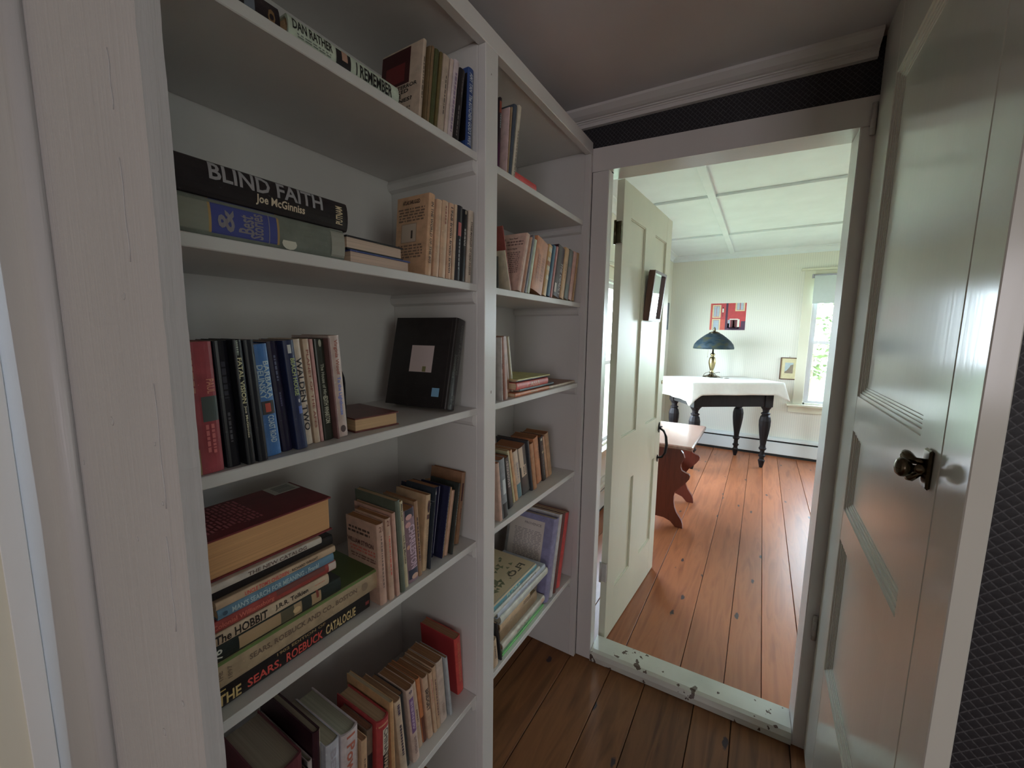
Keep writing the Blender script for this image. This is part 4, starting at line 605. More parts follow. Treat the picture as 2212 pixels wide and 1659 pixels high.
 {'row': 's4l', 'y': 0.5771, 'x': -0.6695, 'z': 0.896, 'T': 0.0145, 'H': 0.1957, 'D': 0.105, 'lean': -0.0373, 'rz': 0, 'kind': 'p', 'page': (120, 80, 45), 'col': (165, 132, 112), 'label': 'cream paperback numbered 21 with small red print, lower left shelf', 'sp': [('x', '21', (90, 50, 45), 0.02, 0.09, 0.6, 0.5), ('l', 0.2, 0.7, (150, 60, 50), 0.4, 0.5)], 'cv': [], 'lie': 0},
 {'row': 's4l', 'y': 0.5962, 'x': -0.668, 'z': 0.896, 'T': 0.0092, 'H': 0.2035, 'D': 0.13, 'lean': -0.0468, 'rz': 0, 'kind': 'p', 'page': (130, 100, 70), 'col': (170, 130, 115), 'label': 'narrow salmon paperback left of the grey green one, lower left shelf', 'sp': [], 'cv': [], 'lie': 0},
 {'row': 's4l', 'y': 0.6102, 'x': -0.6682, 'z': 0.896, 'T': 0.0132, 'H': 0.2275, 'D': 0.14, 'lean': -0.0564, 'rz': 0, 'kind': 'p', 'page': (130, 110, 80), 'col': (62, 68, 58), 'label': 'grey green book with a white spine strip beside it, lower left shelf', 'sp': [], 'cv': [], 'lie': 0},
 {'row': 's4l', 'y': 0.6277, 'x': -0.6744, 'z': 0.896, 'T': 0.0106, 'H': 0.2185, 'D': 0.13, 'lean': -0.0631, 'rz': 0, 'kind': 'p', 'page': (130, 90, 50), 'col': (178, 165, 130), 'label': 'narrow white spine, The Bug in black letters', 'sp': [('t', 'Mike Lupica', (50, 40, 40), 0.03, 0.22, 0.6, 0.5), ('t', 'The Bug Manzana', (50, 40, 40), 0.38, 0.72, 0.6, 0.5)], 'cv': [], 'lie': 0},
 {'row': 's4l', 'y': 0.6416, 'x': -0.6771, 'z': 0.896, 'T': 0.0338, 'H': 0.1885, 'D': 0.105, 'lean': -0.0663, 'rz': 0, 'kind': 'p', 'page': (110, 72, 40), 'col': (96, 74, 84), 'label': 'flowered paperback, CHARLESTON in pale letters', 'sp': [('b', 0, 0.12, (32, 34, 44), 0, 1), ('spot', 0.1, 0.4, 0.06, 0.6, (180, 130, 125)), ('spot', 0.2, 0.3, 0.06, 0.5, (170, 120, 120)), ('t', 'CHARLESTON', (150, 125, 140), 0.22, 0.82, 0.6, 0.6), ('b', 0.82, 0.95, (36, 38, 52), 0, 1), ('spot', 0.5, 0.2, 0.05, 0.3, (190, 140, 115)), ('spot', 0.93, 0.6, 0.06, 0.6, (180, 140, 120))], 'cv': [], 'lie': 0},
 {'row': 's4l', 'y': 0.6786, 'x': -0.6802, 'z': 0.896, 'T': 0.0115, 'H': 0.1991, 'D': 0.11, 'lean': -0.0633, 'rz': 0, 'kind': 'p', 'page': (110, 72, 40), 'col': (110, 82, 58), 'label': 'brown spine with faded black capitals right of the flowered book', 'sp': [('l', 0.2, 0.8, (50, 35, 35), 0.6, 0.5)], 'cv': [], 'lie': 0},
 {'row': 's4l', 'y': 0.6963, 'x': -0.6862, 'z': 0.896, 'T': 0.0161, 'H': 0.1956, 'D': 0.11, 'lean': 0.1021, 'rz': 0, 'kind': 'p', 'page': (120, 80, 45), 'col': (172, 142, 108), 'label': 'cream paperback with a dark oval at the spine top, lower left shelf', 'sp': [('oval', 0.07, 0.24, (50, 30, 35)), ('x', '1', (60, 40, 40), 0.26, 0.32, 0.5, 0.5), ('l', 0.36, 0.9, (120, 100, 80), 0.4, 0.5)], 'cv': [], 'lie': 0},
 {'row': 's4l', 'y': 0.7148, 'x': -0.68, 'z': 0.896, 'T': 0.0039, 'H': 0.2081, 'D': 0.105, 'lean': 0.1294, 'rz': 0, 'kind': 'p', 'page': (95, 75, 60), 'col': (30, 36, 44), 'label': 'black paperback leaning, THE PHANTOM OF on its cover, lower left shelf', 'sp': [('x', '6', (150, 150, 150), 0.03, 0.08, 0.7, 0.5), ('l', 0.25, 0.9, (80, 85, 90), 0.3, 0.5)], 'cv': [('p', 0, 1, 0.835, 0.84, (90, 95, 100)), ('t', 'The Phantom of', (110, 115, 120), 0.15, 0.9, 0.74, 0.07)], 'lie': 0},
 {'row': 's4l', 'y': 0.722, 'x': -0.7111, 'z': 0.896, 'T': 0.0439, 'H': 0.1917, 'D': 0.105, 'lean': 0.1619, 'rz': 0, 'kind': 'p', 'page': (110, 72, 40), 'col': (16, 14, 40), 'label': 'navy black paperback with a white cracked spine edge, lower left shelf', 'sp': [('b', 0.0, 0.95, (120, 120, 140), 0.88, 0.96), ('l', 0.1, 0.6, (50, 50, 70), 0.3, 0.5)], 'cv': [], 'lie': 0},
 {'row': 's4l', 'y': 0.7683, 'x': -0.6871, 'z': 0.896, 'T': 0.0039, 'H': 0.1923, 'D': 0.105, 'lean': 0.1857, 'rz': 0, 'kind': 'p', 'page': (110, 72, 40), 'col': (22, 22, 46), 'label': 'dark blue paperback with illegible pale print, lower left shelf', 'sp': [('l', 0.05, 0.9, (110, 110, 120), 0.4, 0.5)], 'cv': [], 'lie': 0},
 {'row': 's4l', 'y': 0.7744, 'x': -0.6876, 'z': 0.896, 'T': 0.0039, 'H': 0.1892, 'D': 0.105, 'lean': 0.1923, 'rz': 0, 'kind': 'p', 'page': (110, 72, 40), 'col': (120, 92, 66), 'label': 'tan spine leaning right of the dark blue ones, lower left shelf', 'sp': [('l', 0.2, 0.6, (90, 50, 40), 0.3, 0.5)], 'cv': [], 'lie': 0},
 {'row': 's4l', 'y': 0.7816, 'x': -0.6866, 'z': 0.896, 'T': 0.0122, 'H': 0.1765, 'D': 0.105, 'lean': 0.19, 'rz': 0, 'kind': 'p', 'page': (130, 90, 55), 'col': (180, 138, 112), 'label': 'pink cream paperback leaning before the black green one, lower left shelf', 'sp': [], 'cv': [], 'lie': 0},
 {'row': 's4l', 'y': 0.7978, 'x': -0.6774, 'z': 0.896, 'T': 0.006, 'H': 0.1942, 'D': 0.105, 'lean': 0.1804, 'rz': 0, 'kind': 'p', 'page': (110, 72, 40), 'col': (30, 34, 32), 'label': 'dark green black spine leaning next to the rounded brown one, lower left shelf', 'sp': [('l', 0.1, 0.6, (110, 110, 105), 0.3, 0.5)], 'cv': [], 'lie': 0},
 {'row': 's4l', 'y': 0.8085, 'x': -0.7, 'z': 0.896, 'T': 0.031, 'H': 0.175, 'D': 0.11, 'lean': 0.1733, 'rz': 0, 'kind': 'p', 'page': (120, 80, 50), 'col': (118, 92, 62), 'label': 'tan backed book beside the tall rounded brown one, lower left shelf', 'sp': [], 'cv': [], 'lie': 0},
 {'row': 's4l', 'y': 0.8431, 'x': -0.7, 'z': 0.896, 'T': 0.0155, 'H': 0.2049, 'D': 0.12, 'lean': 0.1672, 'rz': 0, 'kind': 'p', 'page': (110, 62, 30), 'col': (104, 72, 48), 'label': 'tall brown paperback with rounded top corner, right end of the lower left shelf', 'sp': [('b', 0.15, 0.4, (50, 25, 28), 0.2, 0.6), ('l', 0.5, 0.65, (60, 35, 35), 0.4, 0.5)], 'cv': [], 'lie': 0},
 {'row': 's5l', 'y': 0.2886, 'x': -0.676, 'z': 0.394, 'T': 0.0684, 'H': 0.3175, 'D': 0.16, 'lean': 0.03, 'rz': 0, 'kind': 'h', 'page': (88, 78, 66), 'col': (60, 22, 28), 'label': 'dark hardback with grey page tops at the left end of the bottom shelf', 'sp': [], 'cv': [], 'lie': 0},
 {'row': 's5l', 'y': 0.3605, 'x': -0.676, 'z': 0.394, 'T': 0.0057, 'H': 0.2753, 'D': 0.16, 'lean': 0.03, 'rz': 0, 'kind': 'h', 'page': (90, 80, 70), 'col': (24, 22, 26), 'label': 'thin black hardback second from left on the bottom shelf', 'sp': [], 'cv': [], 'lie': 0},
 {'row': 's5l', 'y': 0.3735, 'x': -0.69, 'z': 0.394, 'T': 0.0094, 'H': 0.27, 'D': 0.19, 'lean': 0.03, 'rz': 0, 'kind': 'h', 'page': (92, 90, 76), 'col': (150, 138, 138), 'label': 'white jacketed hardback third from left on the bottom shelf', 'sp': [], 'cv': [], 'lie': 0},
 {'row': 's5l', 'y': 0.3852, 'x': -0.69, 'z': 0.394, 'T': 0.0162, 'H': 0.3194, 'D': 0.2, 'lean': 0.03, 'rz': 0, 'kind': 'h', 'page': (98, 90, 76), 'col': (34, 12, 20), 'label': 'black and maroon hardback left of the white BE spine, bottom shelf', 'sp': [('b', 0, 1, (140, 125, 100), 0.85, 1)], 'cv': [], 'lie': 0},
 {'row': 's5l', 'y': 0.4038, 'x': -0.676, 'z': 0.394, 'T': 0.0296, 'H': 0.2809, 'D': 0.16, 'lean': 0.03, 'rz': 0, 'kind': 'p', 'page': (98, 92, 78), 'col': (160, 160, 172), 'label': 'white paperback with grey letters BE on its spine, bottom shelf', 'sp': [('t', 'BERLIN', (95, 90, 100), 0.06, 0.5, 0.4, 0.5)], 'cv': [], 'lie': 0},
 {'row': 's5l', 'y': 0.4442, 'x': -0.682, 'z': 0.394, 'T': 0.0407, 'H': 0.26, 'D': 0.17, 'lean': 0.03, 'rz': 0, 'kind': 'h', 'page': (100, 98, 84), 'col': (162, 148, 150), 'label': 'white hardback, I Power in brown letters on its spine', 'sp': [('t', 'I Power', (110, 55, 42), 0.03, 0.5, 0.5, 0.5)], 'cv': [], 'lie': 0},
 {'row': 's5l', 'y': 0.4876, 'x': -0.676, 'z': 0.394, 'T': 0.0143, 'H': 0.2151, 'D': 0.105, 'lean': 0.03, 'rz': 0, 'kind': 'p', 'page': (90, 60, 38), 'col': (140, 110, 82), 'label': 'narrow tan paperback right of I Power, bottom shelf', 'sp': [('l', 0.2, 0.6, (70, 50, 40), 0.4, 0.5)], 'cv': [], 'lie': 0},
 {'row': 's5l', 'y': 0.5127, 'x': -0.69, 'z': 0.394, 'T': 0.0161, 'H': 0.2103, 'D': 0.105, 'lean': 0.03, 'rz': 0, 'kind': 'p', 'page': (80, 50, 34), 'col': (70, 58, 48), 'label': 'brown black paperback left of the red China book, bottom shelf', 'sp': [('b', 0.3, 1, (22, 20, 22), 0, 1)], 'cv': [], 'lie': 0},
 {'row': 's5l', 'y': 0.5312, 'x': -0.676, 'z': 0.394, 'T': 0.034, 'H': 0.2175, 'D': 0.15, 'lean': 0.03, 'rz': 0, 'kind': 'h', 'page': (115, 96, 72), 'col': (110, 22, 26), 'label': 'red hardback in a box, CHINA WAKES on its spine', 'sp': [('b', 0.12, 0.42, (150, 140, 125), 0.4, 0.95), ('t', 'CHINA', (50, 40, 40), 0.13, 0.41, 0.4, 0.68), ('b', 0.42, 0.8, (22, 18, 18), 0.4, 0.95), ('t', 'WAKES', (120, 100, 80), 0.43, 0.7, 0.4, 0.68), ('b', 0.05, 0.07, (160, 110, 80), 0, 1)], 'cv': [], 'lie': 0},
 {'row': 's5l', 'y': 0.5783, 'x': -0.68, 'z': 0.394, 'T': 0.0108, 'H': 0.2373, 'D': 0.16, 'lean': -0.0084, 'rz': 0, 'kind': 'p', 'page': (112, 100, 80), 'col': (170, 130, 84), 'label': 'gold edged cream spine right of the red China book, bottom shelf', 'sp': [('l', 0.05, 0.95, (120, 80, 50), 0.3, 0.5)], 'cv': [], 'lie': 0},
 {'row': 's5l', 'y': 0.6087, 'x': -0.68, 'z': 0.394, 'T': 0.0203, 'H': 0.2238, 'D': 0.13, 'lean': -0.0824, 'rz': 0, 'kind': 'p', 'page': (95, 70, 50), 'col': (165, 142, 120), 'label': 'cream paperback with bold dark print, bottom shelf middle', 'sp': [('l', 0.05, 0.2, (40, 32, 50), 0.6, 0.5), ('l', 0.3, 0.75, (40, 32, 40), 0.5, 0.5)], 'cv': [], 'lie': 0},
 {'row': 's5l', 'y': 0.6316, 'x': -0.69, 'z': 0.394, 'T': 0.0122, 'H': 0.2198, 'D': 0.105, 'lean': -0.0803, 'rz': 0, 'kind': 'p', 'page': (90, 62, 42), 'col': (28, 34, 38), 'label': 'dark blue thin spine wedged left of the purple lettered one, bottom shelf', 'sp': [], 'cv': [], 'lie': 0},
 {'row': 's5l', 'y': 0.6489, 'x': -0.68, 'z': 0.394, 'T': 0.022, 'H': 0.2243, 'D': 0.105, 'lean': -0.09, 'rz': 0, 'kind': 'p', 'page': (88, 58, 34), 'col': (168, 142, 130), 'label': 'cream paperback with a purple box title, bottom shelf', 'sp': [('x', '9', (60, 50, 60), 0.03, 0.08, 0.5, 0.5), ('b', 0.13, 0.6, (70, 45, 80), 0.2, 0.85), ('l', 0.17, 0.56, (170, 150, 170), 0.35, 0.5), ('l', 0.65, 0.9, (80, 60, 60), 0.35, 0.5)], 'cv': [], 'lie': 0},
 {'row': 's5l', 'y': 0.6825, 'x': -0.6962, 'z': 0.394, 'T': 0.0161, 'H': 0.208, 'D': 0.105, 'lean': -0.1121, 'rz': 0, 'kind': 'p', 'page': (88, 58, 34), 'col': (165, 138, 115), 'label': 'cream paperback left of the orange brown one, bottom shelf', 'sp': [('l', 0.4, 0.6, (70, 50, 45), 0.4, 0.5)], 'cv': [], 'lie': 0},
 {'row': 's5l', 'y': 0.7011, 'x': -0.6975, 'z': 0.394, 'T': 0.0128, 'H': 0.2075, 'D': 0.105, 'lean': -0.1078, 'rz': 0, 'kind': 'p', 'page': (88, 58, 34), 'col': (150, 88, 44), 'label': 'orange brown spine among cream ones, bottom shelf', 'sp': [('b', 0.6, 1, (60, 30, 20), 0, 1)], 'cv': [], 'lie': 0},
 {'row': 's5l', 'y': 0.7164, 'x': -0.6911, 'z': 0.394, 'T': 0.0182, 'H': 0.2001, 'D': 0.105, 'lean': -0.1032, 'rz': 0, 'kind': 'p', 'page': (88, 58, 34), 'col': (160, 130, 106), 'label': 'cream paperback with heavy black slanted title, bottom shelf', 'sp': [('t', 'BRIDGET', (30, 25, 25), 0.2, 0.55, 0.6, 0.5)], 'cv': [], 'lie': 0},
 {'row': 's5l', 'y': 0.7372, 'x': -0.6894, 'z': 0.394, 'T': 0.011, 'H': 0.1992, 'D': 0.105, 'lean': -0.0977, 'rz': 0, 'kind': 'p', 'page': (88, 58, 34), 'col': (158, 128, 100), 'label': 'tan paperback right of the heavy black title, bottom shelf', 'sp': [('l', 0.1, 0.5, (120, 60, 55), 0.3, 0.5)], 'cv': [], 'lie': 0},
 {'row': 's5l', 'y': 0.7506, 'x': -0.6905, 'z': 0.394, 'T': 0.0131, 'H': 0.2045, 'D': 0.105, 'lean': -0.0937, 'rz': 0, 'kind': 'p', 'page': (88, 58, 34), 'col': (120, 96, 74), 'label': 'brownish paperback left of the narrow white one, bottom shelf', 'sp': [('l', 0.2, 0.8, (70, 50, 50), 0.5, 0.5)], 'cv': [], 'lie': 0},
 {'row': 's5l', 'y': 0.7662, 'x': -0.6917, 'z': 0.394, 'T': 0.0271, 'H': 0.2043, 'D': 0.105, 'lean': -0.0891, 'rz': 0, 'kind': 'p', 'page': (88, 58, 34), 'col': (172, 152, 140), 'label': 'narrow white paperback left of the blue grey one, bottom shelf', 'sp': [('l', 0.7, 0.9, (90, 70, 60), 0.3, 0.5)], 'cv': [], 'lie': 0},
 {'row': 's5l', 'y': 0.8014, 'x': -0.6871, 'z': 0.394, 'T': 0.0087, 'H': 0.2, 'D': 0.105, 'lean': -0.1083, 'rz': 0, 'kind': 'p', 'page': (92, 64, 40), 'col': (100, 104, 108), 'label': 'blue grey spine at the right end of the cream row, bottom shelf', 'sp': [], 'cv': [], 'lie': 0},
 {'row': 's5l', 'y': 0.8649, 'x': -0.71, 'z': 0.394, 'T': 0.0273, 'H': 0.1972, 'D': 0.14, 'lean': -0.0836, 'rz': 0.0, 'kind': 'p', 'page': (92, 62, 40), 'col': (140, 30, 22), 'label': 'bright red book standing apart near the post, bottom left shelf', 'sp': [('l', 0.1, 0.8, (150, 85, 50), 0.35, 0.5)], 'cv': [('p', 0.0, 1, 0, 1, (105, 8, 16))], 'lie': 0},
 {'row': 's2r', 'y': 1.0507, 'x': -0.7, 'z': 1.6287, 'T': 0.0056, 'H': 0.1, 'D': 0.12, 'lean': -0.05, 'rz': 0, 'kind': 'p', 'page': None, 'col': (58, 58, 54), 'label': 'dark grey book at the post, second right shelf', 'sp': [], 'cv': [], 'lie': 0},
 {'row': 's2r', 'y': 1.0859, 'x': -0.678, 'z': 1.6287, 'T': 0.0038, 'H': 0.1214, 'D': 0.12, 'lean': -0.2876, 'rz': 0, 'kind': 'p', 'page': None, 'col': (175, 160, 135), 'label': 'narrow cream spine slanting left, second right shelf', 'sp': [], 'cv': [], 'lie': 0},
 {'row': 's2r', 'y': 1.0923, 'x': -0.68, 'z': 1.6287, 'T': 0.0048, 'H': 0.1924, 'D': 0.15, 'lean': -0.2724, 'rz': 0, 'kind': 'p', 'page': None, 'col': (105, 42, 34), 'label': 'red brown tall book slanting left, second right shelf', 'sp': [], 'cv': [], 'lie': 0},
 {'row': 's2r', 'y': 1.1234, 'x': -0.672, 'z': 1.6287, 'T': 0.0231, 'H': 0.1947, 'D': 0.105, 'lean': 0.2765, 'rz': 0, 'kind': 'p', 'page': None, 'col': (172, 138, 122), 'label': 'pink cream paperback showing its printed back with a small portrait, second right shelf', 'sp': [], 'cv': [('p', 0.05, 0.24, 0.76, 0.92, (45, 32, 34)), ('p', 0.09, 0.2, 0.79, 0.88, (150, 120, 110)), ('t', 'Now Posed', (50, 38, 38), 0.4, 0.72, 0.9, 0.03), ('l', 0.3, 0.95, 0.78, 0.88, (90, 68, 62)), ('t', 'The Diary of a Young Girl', (45, 34, 34), 0.3, 0.75, 0.71, 0.035), ('l', 0.3, 0.9, 0.3, 0.68, (95, 72, 66))], 'lie': 0},
 {'row': 's2r', 'y': 1.1493, 'x': -0.668, 'z': 1.6287, 'T': 0.0038, 'H': 0.1889, 'D': 0.105, 'lean': 0.2709, 'rz': 0, 'kind': 'p', 'page': None, 'col': (165, 130, 105), 'label': 'thin tan paperback behind the printed back, second right shelf', 'sp': [], 'cv': [], 'lie': 0},
 {'row': 's2r', 'y': 1.1576, 'x': -0.668, 'z': 1.6287, 'T': 0.0155, 'H': 0.1947, 'D': 0.12, 'lean': 0.2648, 'rz': 0, 'kind': 'p', 'page': None, 'col': (72, 70, 76), 'label': 'thin grey book between pink and pale green spines, second right shelf', 'sp': [], 'cv': [], 'lie': 0},
 {'row': 's2r', 'y': 1.1773, 'x': -0.668, 'z': 1.6287, 'T': 0.0143, 'H': 0.1844, 'D': 0.12, 'lean': 0.2582, 'rz': 0, 'kind': 'p', 'page': None, 'col': (160, 170, 148), 'label': 'pale green thin spine leaning, second right shelf', 'sp': [], 'cv': [], 'lie': 0},
 {'row': 's2r', 'y': 1.2002, 'x': -0.668, 'z': 1.6287, 'T': 0.0826, 'H': 0.1842, 'D': 0.11, 'lean': 0.2519, 'rz': 0, 'kind': 'p', 'page': (120, 80, 45), 'col': (142, 88, 54), 'label': 'thick orange brown wood patterned paperback, second right shelf', 'sp': [('l', 0.3, 0.8, (115, 65, 40), 0.7, 0.5)], 'cv': [], 'lie': 0},
 {'row': 's2r', 'y': 1.2863, 'x': -0.668, 'z': 1.6287, 'T': 0.0273, 'H': 0.1858, 'D': 0.105, 'lean': 0.2462, 'rz': 0, 'kind': 'p', 'page': None, 'col': (150, 118, 70), 'label': 'torn paperback with white tape patches on the spine, second right shelf', 'sp': [('b', 0.05, 0.14, (185, 175, 150), 0.1, 1), ('b', 0.25, 0.32, (190, 180, 150), 0.1, 0.8), ('b', 0.42, 0.5, (190, 180, 150), 0.1, 0.9), ('b', 0.6, 0.68, (190, 180, 150), 0.2, 0.9), ('b', 0.33, 0.41, (120, 75, 45), 0, 1)], 'cv': [], 'lie': 0},
 {'row': 's2r', 'y': 1.318, 'x': -0.668, 'z': 1.6287, 'T': 0.0275, 'H': 0.1895, 'D': 0.13, 'lean': 0.2409, 'rz': 0, 'kind': 'h', 'page': None, 'col': (40, 72, 92), 'label': 'teal blue hardback leaning, second right shelf', 'sp': [], 'cv': [], 'lie': 0},
 {'row': 's2r', 'y': 1.3489, 'x': -0.668, 'z': 1.6287, 'T': 0.0116, 'H': 0.192, 'D': 0.105, 'lean': 0.236, 'rz': 0, 'kind': 'p', 'page': None, 'col': (160, 110, 105), 'label': 'thin pink spine right of the teal one, second right shelf', 'sp': [], 'cv': [], 'lie': 0},
 {'row': 's2r', 'y': 1.3663, 'x': -0.668, 'z': 1.6287, 'T': 0.0583, 'H': 0.193, 'D': 0.11, 'lean': 0.2321, 'rz': 0, 'kind': 'p', 'page': None, 'col': (44, 22, 30), 'label': 'dark maroon paperback with white lettering, second right shelf', 'sp': [('t', 'THE DEADLY', (165, 160, 160), 0.3, 0.95, 0.35, 0.75), ('b', 0.75, 0.93, (165, 155, 150), 0.1, 0.3)], 'cv': [], 'lie': 0},
 {'row': 's2r', 'y': 1.4284, 'x': -0.668, 'z': 1.6287, 'T': 0.035, 'H': 0.1985, 'D': 0.105, 'lean': 0.2282, 'rz': 0, 'kind': 'p', 'page': None, 'col': (165, 128, 85), 'label': 'yellow tan paperback right of the maroon one, second right shelf', 'sp': [('l', 0.3, 0.6, (90, 70, 50), 0.2, 0.5)], 'cv': [], 'lie': 0},
 {'row': 's2r', 'y': 1.4677, 'x': -0.668, 'z': 1.6287, 'T': 0.0386, 'H': 0.1972, 'D': 0.12, 'lean': 0.2244, 'rz': 0, 'kind': 'p', 'page': None, 'col': (64, 66, 62), 'label': 'dark green grey marbled spine, second right shelf', 'sp': [('b', 0.35, 0.7, (80, 66, 66), 0, 1)], 'cv': [], 'lie': 0},
 {'row': 's2r', 'y': 1.5101, 'x': -0.668, 'z': 1.6287, 'T': 0.0313, 'H': 0.1978, 'D': 0.11, 'lean': 0.2206, 'rz': 0, 'kind': 'p', 'page': None, 'col': (158, 118, 110), 'label': 'pink spine near the right end of the second right shelf', 'sp': [], 'cv': [], 'lie': 0},
 {'row': 's2r', 'y': 1.5449, 'x': -0.668, 'z': 1.6287, 'T': 0.0188, 'H': 0.2007, 'D': 0.105, 'lean': 0.2173, 'rz': 0, 'kind': 'p', 'page': None, 'col': (125, 95, 62), 'label': 'last tan spine leaning at the right end of the second right shelf', 'sp': [], 'cv': [], 'lie': 0},
 {'row': 's3r', 'y': 1.0203, 'x': -0.69, 'z': 1.29, 'T': 0.0079, 'H': 0.1954, 'D': 0.12, 'lean': -0.0284, 'rz': 0, 'kind': 'p', 'page': None, 'col': (60, 70, 66), 'label': 'glossy edged book against the post, third right shelf', 'sp': [], 'cv': [], 'lie': 0},
 {'row': 's3r', 'y': 1.0375, 'x': -0.672, 'z': 1.29, 'T': 0.004, 'H': 0.1957, 'D': 0.12, 'lean': -0.0561, 'rz': 0, 'kind': 'p', 'page': None, 'col': (140, 132, 128), 'label': 'grey paperback with a dark oval on the spine, third right shelf', 'sp': [('oval', 0.4, 0.5, (40, 36, 40)), ('l', 0.55, 0.9, (90, 84, 90), 0.4, 0.5)], 'cv': [], 'lie': 0},
 {'row': 's3r', 'y': 1.0529, 'x': -0.674, 'z': 1.29, 'T': 0.0231, 'H': 0.1987, 'D': 0.13, 'lean': -0.0965, 'rz': 0, 'kind': 'p', 'page': None, 'col': (112, 70, 55), 'label': 'brown cardboard coloured book, third right shelf', 'sp': [], 'cv': [], 'lie': 0},
 {'row': 's3r', 'y': 1.1057, 'x': -0.6984, 'z': 1.29, 'T': 0.0075, 'H': 0.1997, 'D': 0.12, 'lean': -0.13, 'rz': 0, 'kind': 'p', 'page': None, 'col': (170, 155, 100), 'label': 'pale yellow thin spine, third right shelf', 'sp': [], 'cv': [], 'lie': 0},
 {'row': 's3r', 'y': 1.1245, 'x': -0.7086, 'z': 1.29, 'T': 0.0209, 'H': 0.1986, 'D': 0.12, 'lean': -0.1396, 'rz': 0, 'kind': 'p', 'page': None, 'col': (120, 82, 64), 'label': 'brown spine between two pale strips, third right shelf', 'sp': [], 'cv': [], 'lie': 0},
 {'row': 's3r', 'y': 1.1598, 'x': -0.7099, 'z': 1.29, 'T': 0.011, 'H': 0.2001, 'D': 0.12, 'lean': -0.1849, 'rz': 0, 'kind': 'p', 'page': None, 'col': (172, 165, 140), 'label': 'white thin spine right of the brown ones, third right shelf', 'sp': [], 'cv': [], 'lie': 0},
 {'row': 's3q', 'y': 1.3685, 'x': -0.675, 'z': 1.29, 'T': 0.012, 'H': 0.2487, 'D': 0.12, 'lean': 0, 'rz': 0, 'kind': 'p', 'page': None, 'col': (175, 95, 44), 'label': 'orange paperback lying at the bottom of the small pile, CHINA on its spine', 'sp': [('t', 'CHINA', (200, 160, 120), 0.42, 0.62, 0.65, 0.5), ('t', 'Travel', (130, 70, 40), 0.72, 0.8, 0.4, 0.5)], 'cv': [], 'tc': [], 'lie': 1},
 {'row': 's3q', 'y': 1.4257, 'x': -0.684, 'z': 1.3025, 'T': 0.009, 'H': 0.2622, 'D': 0.15, 'lean': 0, 'rz': 0, 'kind': 'h', 'page': None, 'col': (58, 72, 80), 'label': 'slate blue thin book lying under the coral red ASIA book', 'sp': [], 'cv': [], 'tc': [], 'lie': 1},
 {'row': 's3q', 'y': 1.3589, 'x': -0.676, 'z': 1.3122, 'T': 0.023, 'H': 0.2288, 'D': 0.13, 'lean': 0, 'rz': 0, 'kind': 'p', 'page': None, 'col': (168, 58, 54), 'label': 'coral red paperback lying in the small pile, ASIA on its spine', 'sp': [('t', 'ASIA', (215, 160, 130), 0.4, 0.72, 0.75, 0.5), ('b', 0.3, 0.33, (215, 150, 120), 0.2, 0.6), ('b', 0.02, 0.05, (215, 150, 120), 0.5, 0.8)], 'cv': [], 'tc': [], 'lie': 1},
 {'row': 's3q', 'y': 1.362, 'x': -0.688, 'z': 1.3357, 'T': 0.006, 'H': 0.2161, 'D': 0.14, 'lean': 0, 'rz': 0, 'kind': 'p', 'page': None, 'col': (45, 28, 40), 'label': 'dark purple thin booklet on top of the ASIA book', 'sp': [], 'cv': [], 'tc': [], 'lie': 1},
 {'row': 's3q', 'y': 1.3785, 'x': -0.679, 'z': 1.342, 'T': 0.004, 'H': 0.2395, 'D': 0.17, 'lean': 0, 'rz': 0, 'kind': 'p', 'page': None, 'col': (165, 160, 85), 'label': 'yellow green thin booklet topping the small pile', 'sp': [], 'cv': [], 'tc': [], 'lie': 1},
 {'row': 's3q', 'y': 1.6176, 'x': -0.676, 'z': 1.29, 'T': 0.01, 'H': 0.2462, 'D': 0.22, 'lean': 0, 'rz': 0, 'kind': 'p', 'page': (165, 155, 140), 'col': (150, 135, 120), 'label': 'flat brown covered sheaf lying at the right of the small pile', 'sp': [], 'cv': [], 'tc': [('p', 0, 1, 0, 1, (110, 80, 62))], 'lie': 1},
 {'row': 's4r', 'y': 1.034, 'x': -0.672, 'z': 0.896, 'T': 0.0151, 'H': 0.2012, 'D': 0.105, 'lean': -0.1294, 'rz': 0, 'kind': 'p', 'page': (110, 62, 30), 'col': (160, 128, 112), 'label': 'pinkish cream spine against the post, fourth right shelf', 'sp': [], 'cv': [], 'lie': 0},
 {'row': 's4r', 'y': 1.0556, 'x': -0.674, 'z': 0.896, 'T': 0.0315, 'H': 0.2063, 'D': 0.105, 'lean': -0.1448, 'rz': 0, 'kind': 'p', 'page': (105, 62, 35), 'col': (84, 88, 92), 'label': 'grey blue photo spine, second on the fourth right shelf', 'sp': [('b', 0.35, 0.6, (125, 130, 130), 0.3, 0.8), ('b', 0.75, 1, (30, 30, 30), 0, 1)], 'cv': [], 'lie': 0},
 {'row': 's4r', 'y': 1.1248, 'x': -0.6976, 'z': 0.896, 'T': 0.0329, 'H': 0.1906, 'D': 0.105, 'lean': -0.1905, 'rz': 0, 'kind': 'p', 'page': (105, 62, 35), 'col': (32, 28, 28), 'label': 'black spine with mottled lettering, third on the fourth right shelf', 'sp': [('l', 0.05, 0.6, (120, 110, 105), 0.4, 0.5), ('b', 0, 1, (18, 16, 16), 0, 0.25)], 'cv': [], 'lie': 0},
 {'row': 's4r', 'y': 1.1817, 'x': -0.7114, 'z': 0.896, 'T': 0.0112, 'H': 0.2077, 'D': 0.11, 'lean': -0.242, 'rz': 0, 'kind': 'p', 'page': (110, 80, 50), 'col': (185, 172, 128), 'label': 'narrow pale yellow spine, fourth right shelf', 'sp': [('l', 0.6, 0.75, (80, 70, 60), 0.3, 0.5)], 'cv': [], 'lie': 0},
